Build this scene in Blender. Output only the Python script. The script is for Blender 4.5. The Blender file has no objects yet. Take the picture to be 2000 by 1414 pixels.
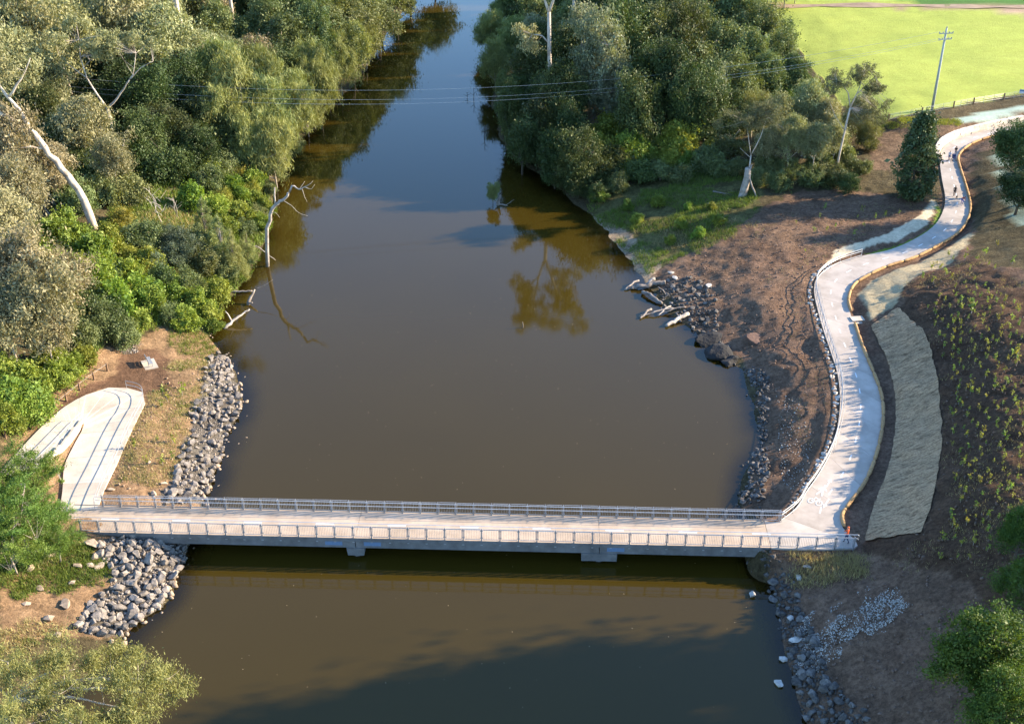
import bpy, bmesh, math, random
import numpy as np
from mathutils import Vector, Matrix, Quaternion

# ---------------------------------------------------------------- camera, sky, sun, exposure
scene = bpy.context.scene
COL = scene.collection
cam_data = bpy.data.cameras.new('camera')
cam_data.lens = 41.4
cam_data.sensor_width = 36.0
cam_data.sensor_fit = 'HORIZONTAL'
cam_data.clip_end = 3000.0
cam = bpy.data.objects.new('camera', cam_data)
cam.location = (0.0, 0.0, 70.3)
cam.rotation_euler = (math.radians(90.0 - 29.6), 0.0, 0.0)
COL.objects.link(cam)
scene.camera = cam

SUN_EL = math.radians(21.0)
SUN_AZ = math.radians(11.0)          # from +x (downstream right) towards +y
SUN_VEC = Vector((math.cos(SUN_EL) * math.cos(SUN_AZ), math.cos(SUN_EL) * math.sin(SUN_AZ), math.sin(SUN_EL)))
world = bpy.data.worlds.new('World')
scene.world = world
world.use_nodes = True
wn = world.node_tree.nodes
wn.clear()
sky_tex = wn.new('ShaderNodeTexSky')
sky_tex.sky_type = 'NISHITA'
sky_tex.sun_disc = False
sky_tex.sun_elevation = SUN_EL
sky_tex.sun_rotation = math.radians(90.0) - SUN_AZ
sky_tex.air_density = 1.0
sky_tex.dust_density = 0.1
sky_tex.ozone_density = 2.5
bg = wn.new('ShaderNodeBackground')
bg.inputs['Strength'].default_value = 0.135
wo = wn.new('ShaderNodeOutputWorld')
tint = wn.new('ShaderNodeMix'); tint.data_type = 'RGBA'; tint.blend_type = 'MULTIPLY'; tint.inputs[0].default_value = 1.0
tint.inputs[7].default_value = (0.87, 1.0, 1.13, 1.0)          # deep clear winter blue
world.node_tree.links.new(sky_tex.outputs[0], tint.inputs[6])
world.node_tree.links.new(tint.outputs[2], bg.inputs['Color'])
world.node_tree.links.new(bg.outputs[0], wo.inputs['Surface'])

sun_data = bpy.data.lights.new('sun', 'SUN')
sun_data.energy = 4.7
sun_data.angle = math.radians(0.53)
sun_data.color = (1.0, 0.83, 0.60)
sun = bpy.data.objects.new('sun', sun_data)
sun.rotation_euler = SUN_VEC.to_track_quat('Z', 'Y').to_euler()
sun.location = (80, 120, 90)
COL.objects.link(sun)

scene.view_settings.view_transform = 'Standard'
scene.view_settings.look = 'None'
scene.view_settings.gamma = 1.0
scene.view_settings.use_curve_mapping = False
scene.view_settings.exposure = 1.86
scene.render.engine = 'CYCLES'
scene.cycles.use_denoising = True
scene.cycles.max_bounces = 6
scene.cycles.diffuse_bounces = 2
scene.cycles.glossy_bounces = 3
scene.cycles.transmission_bounces = 3
scene.cycles.transparent_max_bounces = 8
scene.cycles.caustics_reflective = False
scene.cycles.caustics_refractive = False

# ---------------------------------------------------------------- helpers
def new_mesh(name, V, F):
    """V (n,3) array; F (m,k) index array, or a list of tuples"""
    me = bpy.data.meshes.new(name)
    if isinstance(F, np.ndarray):
        V = np.ascontiguousarray(V, dtype=np.float32)
        m, k = F.shape
        me.vertices.add(len(V)); me.vertices.foreach_set('co', V.ravel())
        me.loops.add(m * k); me.loops.foreach_set('vertex_index', np.ascontiguousarray(F, dtype=np.int32).ravel())
        me.polygons.add(m); me.polygons.foreach_set('loop_start', np.arange(0, m * k, k, dtype=np.int32))
        me.update(calc_edges=True)
    else:
        me.from_pydata([tuple(map(float, v)) for v in V], [], [tuple(map(int, f)) for f in F])
        me.update()
    return me

def smooth(me, on=True):
    me.polygons.foreach_set('use_smooth', np.full(len(me.polygons), on, dtype=bool))

def link(name, me, mat=None, parent=None, label=None, cat=None, group=None, kind=None, loc=None, rz=0.0, scale=None):
    o = bpy.data.objects.new(name, me)
    COL.objects.link(o)
    if mat is not None and me is not None and len(me.materials) == 0:
        me.materials.append(mat)
    if parent is not None:
        o.parent = parent
    if loc is not None:
        o.location = loc
    if rz:
        o.rotation_euler = (0, 0, rz)
    if scale is not None:
        o.scale = scale if hasattr(scale, '__len__') else (scale, scale, scale)
    if label: o['label'] = label
    if cat: o['category'] = cat
    if group: o['group'] = group
    if kind: o['kind'] = kind
    return o

def float_attr(me, name, arr, domain='POINT'):
    a = me.attributes.new(name, 'FLOAT', domain)
    a.data.foreach_set('value', np.ascontiguousarray(arr, dtype=np.float32))

class MB:
    """collects simple solids in plain lists"""
    def __init__(s): s.V = []; s.F = []
    def add(s, V, F):
        b = len(s.V); s.V += [tuple(v) for v in V]; s.F += [tuple(i + b for i in f) for f in F]; return s
    def box(s, lo, hi, M=None):
        x0, y0, z0 = lo; x1, y1, z1 = hi
        V = [(x0,y0,z0),(x1,y0,z0),(x1,y1,z0),(x0,y1,z0),(x0,y0,z1),(x1,y0,z1),(x1,y1,z1),(x0,y1,z1)]
        if M is not None: V = [tuple(M @ Vector(v)) for v in V]
        return s.add(V, [(0,3,2,1),(4,5,6,7),(0,1,5,4),(1,2,6,5),(2,3,7,6),(3,0,4,7)])
    def bar(s, a, b, w, h=None):
        """square bar from a to b"""
        h = h or w
        a = Vector(a); b = Vector(b); d = (b - a); L = d.length
        if L < 1e-6: return s
        d.normalize()
        up = Vector((0,0,1)) if abs(d.z) < 0.95 else Vector((1,0,0))
        r = d.cross(up).normalized(); u = r.cross(d)
        V = []
        for p in (a, b):
            for (i, j) in ((-1,-1),(1,-1),(1,1),(-1,1)):
                V.append(p + r * (i * w / 2) + u * (j * h / 2))
        return s.add(V, [(0,3,2,1),(4,5,6,7),(0,1,5,4),(1,2,6,5),(2,3,7,6),(3,0,4,7)])
    def tube(s, pts, rad, n=6, cap=True):
        V, F = tube_arrays(pts, rad, n, cap)
        return s.add(V, F)
    def mesh(s, name): return new_mesh(name, s.V, s.F)
    def obj(s, name, mat, parent=None, sm=False, **kw):
        me = s.mesh(name)
        if sm: smooth(me)
        return link(name, me, mat, parent, **kw)

def tube_arrays(pts, rad, n=6, cap=True):
    pts = [Vector(p) for p in pts]
    if not hasattr(rad, '__len__'): rad = [rad] * len(pts)
    V = []; F = []
    ref = None
    for i, p in enumerate(pts):
        t = (pts[min(i+1, len(pts)-1)] - pts[max(i-1, 0)])
        if t.length < 1e-9: t = Vector((0,0,1))
        t.normalize()
        if ref is None:
            ref = t.cross(Vector((0.31,0.9,0.2)))
            if ref.length < 1e-3: ref = t.cross(Vector((1,0,0)))
        ref = (ref - t * ref.dot(t)); ref.normalize()
        bi = t.cross(ref)
        for k in range(n):
            a = 2 * math.pi * k / n
            V.append(tuple(p + (ref * math.cos(a) + bi * math.sin(a)) * rad[i]))
    for i in range(len(pts)-1):
        for k in range(n):
            a = i*n+k; b = i*n+(k+1) % n
            F.append((a, b, b+n, a+n))
    if cap:
        F.append(tuple(range(n-1, -1, -1)))
        F.append(tuple(range((len(pts)-1)*n, len(pts)*n)))
    return V, F

def catmull(pts, step):
    """smooth curve through pts (any dimension), samples about every step metres"""
    P_ = [np.array(p, float) for p in pts]
    out = []
    for i in range(len(P_)-1):
        p0 = P_[max(i-1, 0)]; p1 = P_[i]; p2 = P_[i+1]; p3 = P_[min(i+2, len(P_)-1)]
        n = max(1, int(round(np.linalg.norm(p2[:2]-p1[:2]) / step)))
        for j in range(n):
            t = j / n
            out.append(0.5*((2*p1)+(-p0+p2)*t+(2*p0-5*p1+4*p2-p3)*t*t+(-p0+3*p1-3*p2+p3)*t**3))
    out.append(P_[-1])
    return np.array(out)

# ---------------------------------------------------------------- materials
def mat_new(name):
    m = bpy.data.materials.new(name); m.use_nodes = True
    nt = m.node_tree; nt.nodes.clear()
    out = nt.nodes.new('ShaderNodeOutputMaterial')
    return m, nt, out

def N(nt, t, **kw):
    n = nt.nodes.new(t)
    for k, v in kw.items():
        if k in n.inputs: n.inputs[k].default_value = v
        else: setattr(n, k, v)
    return n

def noise(nt, vec, scale, detail=4, rough=0.6):
    n = N(nt, 'ShaderNodeTexNoise'); n.inputs['Scale'].default_value = scale
    n.inputs['Detail'].default_value = detail; n.inputs['Roughness'].default_value = rough
    if vec is not None: nt.links.new(vec, n.inputs['Vector'])
    return n.outputs['Fac']

def ramp(nt, fac, stops):
    r = N(nt, 'ShaderNodeValToRGB')
    el = r.color_ramp.elements
    while len(el) > 1: el.remove(el[-1])
    el[0].position = stops[0][0]; el[0].color = (*stops[0][1], 1)
    for p_, c_ in stops[1:]:
        e = el.new(p_); e.color = (*c_, 1)
    nt.links.new(fac, r.inputs[0])
    return r.outputs[0]

def mixc(nt, a, b, fac, mode='MIX'):
    m = N(nt, 'ShaderNodeMix', data_type='RGBA', blend_type=mode)
    for sock, v in ((m.inputs[6], a), (m.inputs[7], b)):
        if isinstance(v, (tuple, list)): sock.default_value = (*v, 1)
        else: nt.links.new(v, sock)
    if isinstance(fac, (int, float)): m.inputs[0].default_value = fac
    else: nt.links.new(fac, m.inputs[0])
    return m.outputs[2]

def bump(nt, fac, strength, dist=0.1):
    b = N(nt, 'ShaderNodeBump'); b.inputs['Strength'].default_value = strength; b.inputs['Distance'].default_value = dist
    nt.links.new(fac, b.inputs['Height']); return b.outputs[0]

def simple_mat(name, c1, c2=None, scale=3.0, rough=0.8, metal=0.0, bmp=0.3, bscale=20.0, bdist=0.02, obj_var=0.0, spec=0.3, coords='Object', detail=5):
    m, nt, out = mat_new(name)
    tc = N(nt, 'ShaderNodeTexCoord')
    vec = tc.outputs[coords]
    if obj_var:
        oi = N(nt, 'ShaderNodeObjectInfo')
        ad = N(nt, 'ShaderNodeVectorMath', operation='ADD')
        sc = N(nt, 'ShaderNodeVectorMath', operation='SCALE'); sc.inputs['Scale'].default_value = 37.0
        cb = N(nt, 'ShaderNodeCombineXYZ')
        for i in range(3): nt.links.new(oi.outputs['Random'], cb.inputs[i])
        nt.links.new(cb.outputs[0], sc.inputs[0])
        nt.links.new(vec, ad.inputs[0]); nt.links.new(sc.outputs[0], ad.inputs[1])
        vec = ad.outputs[0]
    bs = N(nt, 'ShaderNodeBsdfPrincipled')
    bs.inputs['Roughness'].default_value = rough; bs.inputs['Metallic'].default_value = metal
    bs.inputs['Specular IOR Level'].default_value = spec
    c2 = c2 or tuple(x*0.75 for x in c1)
    col = ramp(nt, noise(nt, vec, scale, detail), [(0.32, c2), (0.68, c1)])
    if 'concrete' in name:
        col = mixc(nt, col, ramp(nt, noise(nt, vec, 0.22, 9, 0.68), [(0.34, (0.74,0.72,0.69)), (0.58, (1.04,1.03,1.02))]), 1.0, 'MULTIPLY')
    if obj_var:
        mr = N(nt, 'ShaderNodeMapRange'); nt.links.new(oi.outputs['Random'], mr.inputs[0])
        mr.inputs[3].default_value = 1-obj_var; mr.inputs[4].default_value = 1+obj_var
        hs = N(nt, 'ShaderNodeHueSaturation'); nt.links.new(col, hs.inputs['Color']); nt.links.new(mr.outputs[0], hs.inputs['Value'])
        col = hs.outputs[0]
    nt.links.new(col, bs.inputs['Base Color'])
    if bmp: nt.links.new(bump(nt, noise(nt, vec, bscale, 4), bmp, bdist), bs.inputs['Normal'])
    nt.links.new(bs.outputs[0], out.inputs[0])
    return m

def leaf_mat(name, dark, light, trans=0.3, hue=0.03, val=0.22, rough=0.55, tip=None):
    m, nt, out = mat_new(name)
    at = N(nt, 'ShaderNodeAttribute', attribute_name='tint')
    stops = [(0.0, dark), (0.75, light)] + ([(1.0, tip)] if tip else [])
    col = ramp(nt, at.outputs['Fac'], stops)
    oi = N(nt, 'ShaderNodeObjectInfo')
    hs = N(nt, 'ShaderNodeHueSaturation')
    mh = N(nt, 'ShaderNodeMapRange'); nt.links.new(oi.outputs['Random'], mh.inputs[0]); mh.inputs[3].default_value = 0.5-hue; mh.inputs[4].default_value = 0.5+hue
    mw = N(nt, 'ShaderNodeMath', operation='FRACT'); mm = N(nt, 'ShaderNodeMath', operation='MULTIPLY'); mm.inputs[1].default_value = 7.31
    nt.links.new(oi.outputs['Random'], mm.inputs[0]); nt.links.new(mm.outputs[0], mw.inputs[0])
    mv = N(nt, 'ShaderNodeMapRange'); nt.links.new(mw.outputs[0], mv.inputs[0]); mv.inputs[3].default_value = 1-val; mv.inputs[4].default_value = 1+val
    nt.links.new(mh.outputs[0], hs.inputs['Hue']); nt.links.new(mv.outputs[0], hs.inputs['Value']); nt.links.new(col, hs.inputs['Color'])
    col = hs.outputs[0]
    bs = N(nt, 'ShaderNodeBsdfPrincipled'); bs.inputs['Roughness'].default_value = rough; bs.inputs['Specular IOR Level'].default_value = 0.25
    nt.links.new(col, bs.inputs['Base Color'])
    tr = N(nt, 'ShaderNodeBsdfTranslucent')
    tc = mixc(nt, col, (1.0, 0.95, 0.35), 1.0, 'MULTIPLY')
    nt.links.new(tc, tr.inputs[0])
    mx = N(nt, 'ShaderNodeMixShader'); mx.inputs[0].default_value = trans
    nt.links.new(bs.outputs[0], mx.inputs[1]); nt.links.new(tr.outputs[0], mx.inputs[2])
    nt.links.new(mx.outputs[0], out.inputs[0])
    return m

M = {}
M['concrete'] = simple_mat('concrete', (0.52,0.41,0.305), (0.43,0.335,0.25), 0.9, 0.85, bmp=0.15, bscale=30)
M['path_concrete'] = simple_mat('path_concrete', (0.48,0.42,0.36), (0.40,0.345,0.295), 0.55, 0.85, bmp=0.12, bscale=30, obj_var=0.04, detail=8)
M['new_concrete'] = simple_mat('new_concrete', (0.56,0.49,0.40), (0.48,0.415,0.335), 0.5, 0.85, bmp=0.12, bscale=30, obj_var=0.05)
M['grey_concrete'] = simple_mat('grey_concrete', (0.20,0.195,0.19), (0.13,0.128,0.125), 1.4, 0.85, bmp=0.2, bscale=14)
M['white_paint'] = simple_mat('white_paint', (0.76,0.75,0.72), (0.64,0.63,0.60), 4, 0.6, bmp=0.0)
M['galv'] = simple_mat('galvanised_steel', (0.40,0.41,0.42), (0.30,0.31,0.32), 6, 0.45, metal=0.35, bmp=0.0, obj_var=0.12)
M['galv_bright'] = simple_mat('bright_galvanised_tube', (0.62,0.63,0.64), (0.5,0.51,0.52), 6, 0.4, metal=0.3, bmp=0.0)
M['wire_steel'] = simple_mat('wire_steel', (0.50,0.50,0.50), (0.40,0.40,0.40), 6, 0.4, metal=0.7, bmp=0.0)
M['blue_plate'] = simple_mat('blue_grey_plate', (0.16,0.24,0.36), (0.12,0.19,0.30), 5, 0.5, bmp=0.0)
M['rock'] = simple_mat('basalt_rock', (0.31,0.265,0.22), (0.115,0.10,0.085), 1.8, 0.9, bmp=0.7, bscale=7, bdist=0.08, obj_var=0.30, detail=9)
M['rock_tan'] = simple_mat('tan_rock', (0.46,0.35,0.25), (0.30,0.22,0.15), 1.8, 0.9, bmp=0.6, bscale=8, bdist=0.06, obj_var=0.25)
M['rock_blue'] = simple_mat('shore_rock_stone', (0.165,0.148,0.13), (0.055,0.05,0.046), 2.2, 0.85, bmp=0.6, bscale=9, bdist=0.05, obj_var=0.4)
M['rock_pale'] = simple_mat('pale_quarry_rock', (0.52,0.48,0.42), (0.32,0.29,0.26), 2.0, 0.9, bmp=0.6, bscale=9, bdist=0.05, obj_var=0.2)
M['rock_dark'] = simple_mat('dark_wet_rock', (0.035,0.033,0.032), (0.012,0.012,0.012), 1.5, 0.9, bmp=1.0, bscale=2.5, bdist=0.3)
def bark_material(name, pale, dark, streak):
    m, nt, out = mat_new(name)
    tc = N(nt, 'ShaderNodeTexCoord')
    mp = N(nt, 'ShaderNodeMapping'); nt.links.new(tc.outputs['Object'], mp.inputs[0]); mp.inputs['Scale'].default_value = (2.2, 2.2, 0.45)
    a = noise(nt, mp.outputs[0], 1.1, 6, 0.7); b = noise(nt, tc.outputs['Object'], 0.55, 5, 0.65)
    c = ramp(nt, a, [(0.36, streak), (0.50, tuple((x+y)/2 for x, y in zip(pale, streak))), (0.62, pale)])
    c = mixc(nt, c, dark, ramp(nt, b, [(0.50, (0,0,0)), (0.66, (0.75,0.75,0.75))]))
    bs = N(nt, 'ShaderNodeBsdfPrincipled'); bs.inputs['Roughness'].default_value = 0.85; bs.inputs['Specular IOR Level'].default_value = 0.15
    nt.links.new(c, bs.inputs['Base Color']); nt.links.new(bump(nt, a, 0.6, 0.08), bs.inputs['Normal']); nt.links.new(bs.outputs[0], out.inputs[0])
    return m
M['bark_white'] = bark_material('pale_gum_bark', (0.60,0.53,0.44), (0.20,0.15,0.11), (0.34,0.28,0.22))
M['bark_grey'] = simple_mat('grey_bark', (0.36,0.31,0.26), (0.20,0.165,0.13), 1.6, 0.9, bmp=0.5, bscale=8, obj_var=0.15)
M['bark_dark'] = simple_mat('dark_bark', (0.14,0.11,0.085), (0.07,0.055,0.04), 2, 0.9, bmp=0.5, bscale=8)
M['dead_wood'] = simple_mat('bleached_dead_wood', (0.52,0.465,0.40), (0.26,0.22,0.18), 1.8, 0.85, bmp=0.5, bscale=9, obj_var=0.12)
M['drift'] = simple_mat('grey_driftwood', (0.34,0.29,0.245), (0.16,0.13,0.105), 2.2, 0.85, bmp=0.5, bscale=9, obj_var=0.2)
M['timber'] = simple_mat('brown_timber', (0.24,0.15,0.09), (0.14,0.085,0.05), 3, 0.85, bmp=0.4, bscale=12)
M['pole_wood'] = simple_mat('weathered_pole', (0.40,0.42,0.37), (0.30,0.32,0.28), 1.2, 0.85, bmp=0.3, bscale=10)
M['coir'] = simple_mat('orange_coir_fibre', (0.50,0.31,0.14), (0.32,0.19,0.085), 5, 0.95, bmp=0.8, bscale=26, bdist=0.03, obj_var=0.12)
def matting_material():
    m, nt, out = mat_new('woven_straw_matting')
    tc = N(nt, 'ShaderNodeTexCoord')
    mp = N(nt, 'ShaderNodeMapping'); nt.links.new(tc.outputs['Object'], mp.inputs[0]); mp.inputs['Scale'].default_value = (0.7, 3.0, 1.0); mp.inputs['Rotation'].default_value = (0, 0, -0.25)
    r1 = noise(nt, mp.outputs[0], 1.3, 8, 0.7); r2 = noise(nt, tc.outputs['Object'], 5.0, 6, 0.7); r3 = noise(nt, tc.outputs['Object'], 0.35, 3, 0.5)
    c = ramp(nt, r1, [(0.30, (0.08,0.05,0.03)), (0.43, (0.29,0.19,0.115)), (0.52, (0.44,0.29,0.175)), (0.75, (0.56,0.375,0.23))])
    c = mixc(nt, c, ramp(nt, r2, [(0.3, (0.55,0.55,0.55)), (0.6, (1.12,1.1,1.06))]), 1.0, 'MULTIPLY')
    c = mixc(nt, c, ramp(nt, r3, [(0.3, (0.8,0.82,0.8)), (0.7, (1.1,1.08,1.02))]), 1.0, 'MULTIPLY')
    bs = N(nt, 'ShaderNodeBsdfPrincipled'); bs.inputs['Roughness'].default_value = 0.95; bs.inputs['Specular IOR Level'].default_value = 0.1
    nt.links.new(c, bs.inputs['Base Color']); nt.links.new(bump(nt, r1, 0.9, 0.14), bs.inputs['Normal']); nt.links.new(bs.outputs[0], out.inputs[0])
    return m
M['matting'] = matting_material()
M['sand_wall'] = simple_mat('pale_sandstone', (0.70,0.60,0.48), (0.52,0.42,0.32), 1.2, 0.9, bmp=0.5, bscale=5, bdist=0.05, obj_var=0.12)
M['black_metal'] = simple_mat('dark_steel', (0.05,0.05,0.055), (0.03,0.03,0.035), 5, 0.5, bmp=0.0)
M['porcelain'] = simple_mat('brown_porcelain', (0.30,0.30,0.30), (0.2,0.2,0.2), 5, 0.3, bmp=0.0)

#TERRAIN_BEGIN
# ---------------------------------------------------------------- land form (metres)
LEFT_WATER = [(-39.68,59.10,0.00),(-37.63,65.96,0.00),(-35.14,72.06,0.00),(-33.56,76.58,0.00),(-30.99,80.24,0.00),(-30.76,84.29,0.00),(-30.46,87.55,0.00),(-30.76,91.31,0.00),(-30.90,96.76,0.00),(-31.00,102.68,0.00),(-30.84,107.60,0.00),(-30.62,112.87,0.00),(-32.11,119.12,0.00),(-34.97,125.27,0.00),(-37.89,130.53,0.00),(-38.58,135.43,0.00),(-37.93,139.85,0.00),(-36.95,144.50,0.00),(-36.50,149.40,0.00),(-36.18,154.56,0.00),(-37.01,161.91,0.00),(-38.28,171.90,0.00),(-39.18,182.94,0.00),(-39.11,195.19,0.00),(-37.84,210.33,0.00),(-36.18,225.88,0.00),(-32.74,239.42,0.00),(-31.46,257.28,0.00),(-30.34,274.77,0.00),(-28.44,294.45,0.00),(-26.30,316.76,0.00),(-24.72,356.43,0.00),(-24.10,415.51,0.00),(-23.87,509.04,0.00),(-24.81,650.90,0.00)]
RIGHT_WATER = [(23.21,59.10,0.00),(23.02,65.96,0.00),(23.29,71.48,0.00),(23.55,77.60,0.00),(23.24,83.01,0.00),(23.51,87.78,0.00),(23.46,92.12,0.00),(23.21,95.89,0.00),(25.17,101.74,0.00),(26.77,107.60,0.00),(28.04,113.97,0.00),(27.59,121.53,0.00),(25.08,125.91,0.00),(24.17,130.53,0.00),(21.88,135.43,0.00),(20.13,140.61,0.00),(18.72,146.92,0.00),(15.28,157.25,0.00),(12.54,167.39,0.00),(9.03,177.28,0.00),(4.28,186.48,0.00),(0.00,196.49,0.00),(-2.65,210.33,0.00),(-3.84,227.54,0.00),(-2.73,249.24,0.00),(-1.78,274.77,0.00),(-1.28,299.77,0.00),(-0.56,329.07,0.00),(0.31,371.68,0.00),(0.90,435.77,0.00),(1.28,523.50,0.00),(1.62,673.96,0.00)]
DEEP = [(-7.81,61.62,-3.00),(-6.32,69.88,-3.00),(-6.84,78.93,-3.00),(-4.96,89.57,-3.00),(-5.44,102.27,-3.00),(-3.01,117.69,-3.00),(-3.29,132.63,-3.00),(-10.51,143.86,-2.80),(-11.44,160.28,-2.60),(-12.30,175.62,-2.40),(-17.56,191.09,-2.20),(-19.85,208.99,-2.00),(-19.28,227.30,-2.00),(-18.61,248.50,-2.00),(-17.83,273.34,-2.00),(-15.60,302.83,-2.00),(-13.63,338.43,-2.00),(-12.74,408.20,-2.00),(-12.49,509.39,-2.00),(-12.89,669.42,-2.00)]
BANK = (
 # left bank
 [(-35.52,73.90,1.10),(-35.03,81.02,1.10),(-32.98,85.53,1.50),(-38.52,76.89,1.80),(-41.83,79.26,2.60),(-41.85,72.47,3.00),(-43.98,78.32,3.40),(-38.09,70.26,1.20),(-39.28,65.11,2.00),(-43.35,68.52,4.00),(-39.40,83.93,2.20),(-37.62,87.29,2.20),(-42.61,86.78,2.60),(-45.85,85.87,3.60)]
 + [(-33.45,95.99,1.50),(-33.97,103.49,1.40),(-34.22,111.70,1.40),(-35.73,119.71,1.40),(-36.61,99.62,2.10),(-37.55,109.50,2.10),(-39.83,118.49,2.10),(-42.47,119.58,2.30),(-45.77,122.86,2.40),(-40.57,125.96,1.40),(-39.86,130.71,1.00),(-46.22,114.61,3.00),(-49.35,110.69,4.00),(-50.21,102.49,4.60),(-51.45,99.01,5.00),(-53.60,105.27,6.00),(-53.32,113.64,6.20),(-50.11,118.39,4.20),(-55.29,100.03,8.00),(-50.85,85.76,6.00),(-52.23,93.35,5.20),(-48.04,90.98,4.50)]
 + [(-42.52,133.96,1.50),(-41.48,143.96,1.80),(-40.14,154.12,1.80),(-46.45,137.51,3.40),(-49.93,128.12,5.20),(-54.06,122.71,6.60),(-59.25,121.62,8.50),(-52.97,139.17,7.00),(-49.32,149.85,6.00),(-46.87,162.64,4.60),(-41.94,167.09,2.80),(-42.84,183.64,2.40),(-49.00,178.94,5.00),(-55.42,173.46,7.00),(-63.11,161.57,9.00),(-68.23,146.79,11.00),(-68.92,125.98,13.00),(-44.50,197.22,3.00),(-52.74,203.72,5.50),(-62.73,201.65,8.00),(-73.72,195.17,10.00),(-83.86,188.70,12.00),(-42.47,217.18,3.20),(-40.52,229.94,3.40),(-51.38,235.32,6.00),(-63.26,243.50,8.00),(-83.99,244.04,11.00),(-107.99,253.68,14.00),(-38.69,246.59,4.00),(-36.71,266.11,4.50),(-36.96,288.80,5.00),(-50.88,270.51,8.00),(-93.72,175.75,16.00),(-120.38,235.66,18.00),(-35.63,326.01,6.00),(-34.85,383.06,7.00),(-56.45,338.47,9.00),(-102.61,355.19,13.00),(-150.53,368.48,18.00),(-45.09,506.78,8.00),(-39.41,613.86,4.00)]
 # right bank, below and beside the path
 + [(26.31,78.76,1.30),(26.69,84.80,1.50),(29.02,81.43,2.50),(27.45,90.69,1.70),(28.49,100.49,1.50),(31.48,109.82,1.90),(32.14,118.66,2.00),(30.00,126.14,1.30),(28.25,130.52,1.10),(32.36,132.84,2.80),(30.61,141.33,2.30),(26.62,146.58,2.10),(25.12,156.38,1.60),(22.96,163.49,1.80),(19.76,170.06,1.60),(16.16,174.59,1.50),(29.78,158.72,3.00),(35.47,149.84,3.70),(41.07,156.36,4.00),(35.60,171.39,3.60),(43.84,169.59,4.30),(50.62,159.44,4.30),(53.81,178.23,4.40),(59.97,177.15,4.80),(65.79,192.23,5.60),(60.78,192.83,5.40),(24.67,178.96,2.40),(30.45,191.92,3.00),(17.27,189.64,2.00),(10.51,192.74,1.80),(5.50,203.52,1.80),(4.02,227.07,2.20),(14.52,217.83,3.00),(28.61,214.59,4.00),(39.80,196.39,4.20),(51.50,210.71,5.20),(59.56,209.42,5.60),(48.74,231.51,5.00),(33.36,256.79,4.60),(11.36,262.26,3.20),(6.23,291.35,3.20),(47.74,279.20,6.00),(27.33,324.38,5.00),(13.57,410.98,4.00),(17.96,556.30,4.00),(55.52,453.02,6.00)]
 # slope right of the path
 + [(35.67,90.03,2.80),(39.34,98.59,2.80),(41.83,106.31,2.80),(43.40,114.78,2.90),(43.83,122.85,3.10),(32.57,86.40,2.60),(36.48,83.46,4.90),(40.10,90.83,5.20),(43.32,99.49,5.30),(46.22,109.51,5.35),(47.79,121.14,5.40),(47.04,130.48,4.00),(39.17,79.45,7.50),(43.11,87.13,7.85),(46.65,95.74,7.75),(49.99,105.21,7.90),(52.11,117.70,7.90),(51.69,130.32,6.20),(49.15,138.14,4.20),(56.84,139.91,5.20),(59.45,135.19,7.40),(60.39,126.41,8.80),(45.88,80.30,10.10),(52.70,97.14,9.80),(59.74,112.18,10.20),(55.04,87.35,10.50),(63.19,105.49,10.80),(65.83,150.55,5.70),(68.49,145.33,7.20),(71.29,163.93,5.70),(73.34,160.12,7.20),(78.46,162.62,8.60),(73.30,174.18,5.90),(74.87,181.29,6.30),(81.06,178.81,7.60),(84.94,165.79,9.00),(74.43,130.38,11.00)]
 + [(31.51,80.83,3.00),(34.84,78.00,4.80),(37.45,74.11,7.00),(40.56,72.24,8.60),(27.98,75.17,2.20),(31.01,71.60,3.80),(33.65,67.97,5.60),(36.33,64.59,7.80),(25.50,69.59,1.30),(27.34,64.73,2.40),(30.11,62.02,4.20),(33.31,59.48,6.40),(37.01,58.08,8.40),(25.87,59.06,2.20),(29.56,54.89,5.00),(35.91,51.53,9.00),(44.62,64.39,10.50),(46.95,55.58,12.00),(55.43,79.10,11.00)]
 # field and beyond
 + [(65.85,193.34,7.20),(72.59,198.55,7.60),(81.11,202.89,7.80),(91.91,207.73,8.00),(74.81,194.02,6.80),(84.64,199.82,7.20),(89.14,200.05,7.40),(61.96,220.25,7.20),(65.97,206.62,7.40),(63.14,242.53,7.20),(79.91,228.73,7.80),(102.42,235.53,8.00),(58.38,273.12,7.40),(79.92,266.51,7.80),(102.43,265.65,8.00),(119.50,265.65,8.00),(54.49,277.38,7.00),(122.11,234.02,8.40),(100.23,185.89,8.60),(79.67,315.87,8.00),(119.51,315.87,8.00),(158.07,313.33,8.50),(79.69,386.18,8.00),(160.09,435.41,8.50),(262.17,498.64,9.00),(117.67,587.68,9.00),(188.13,276.21,9.00),(107.33,144.32,12.00)]
)
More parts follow.
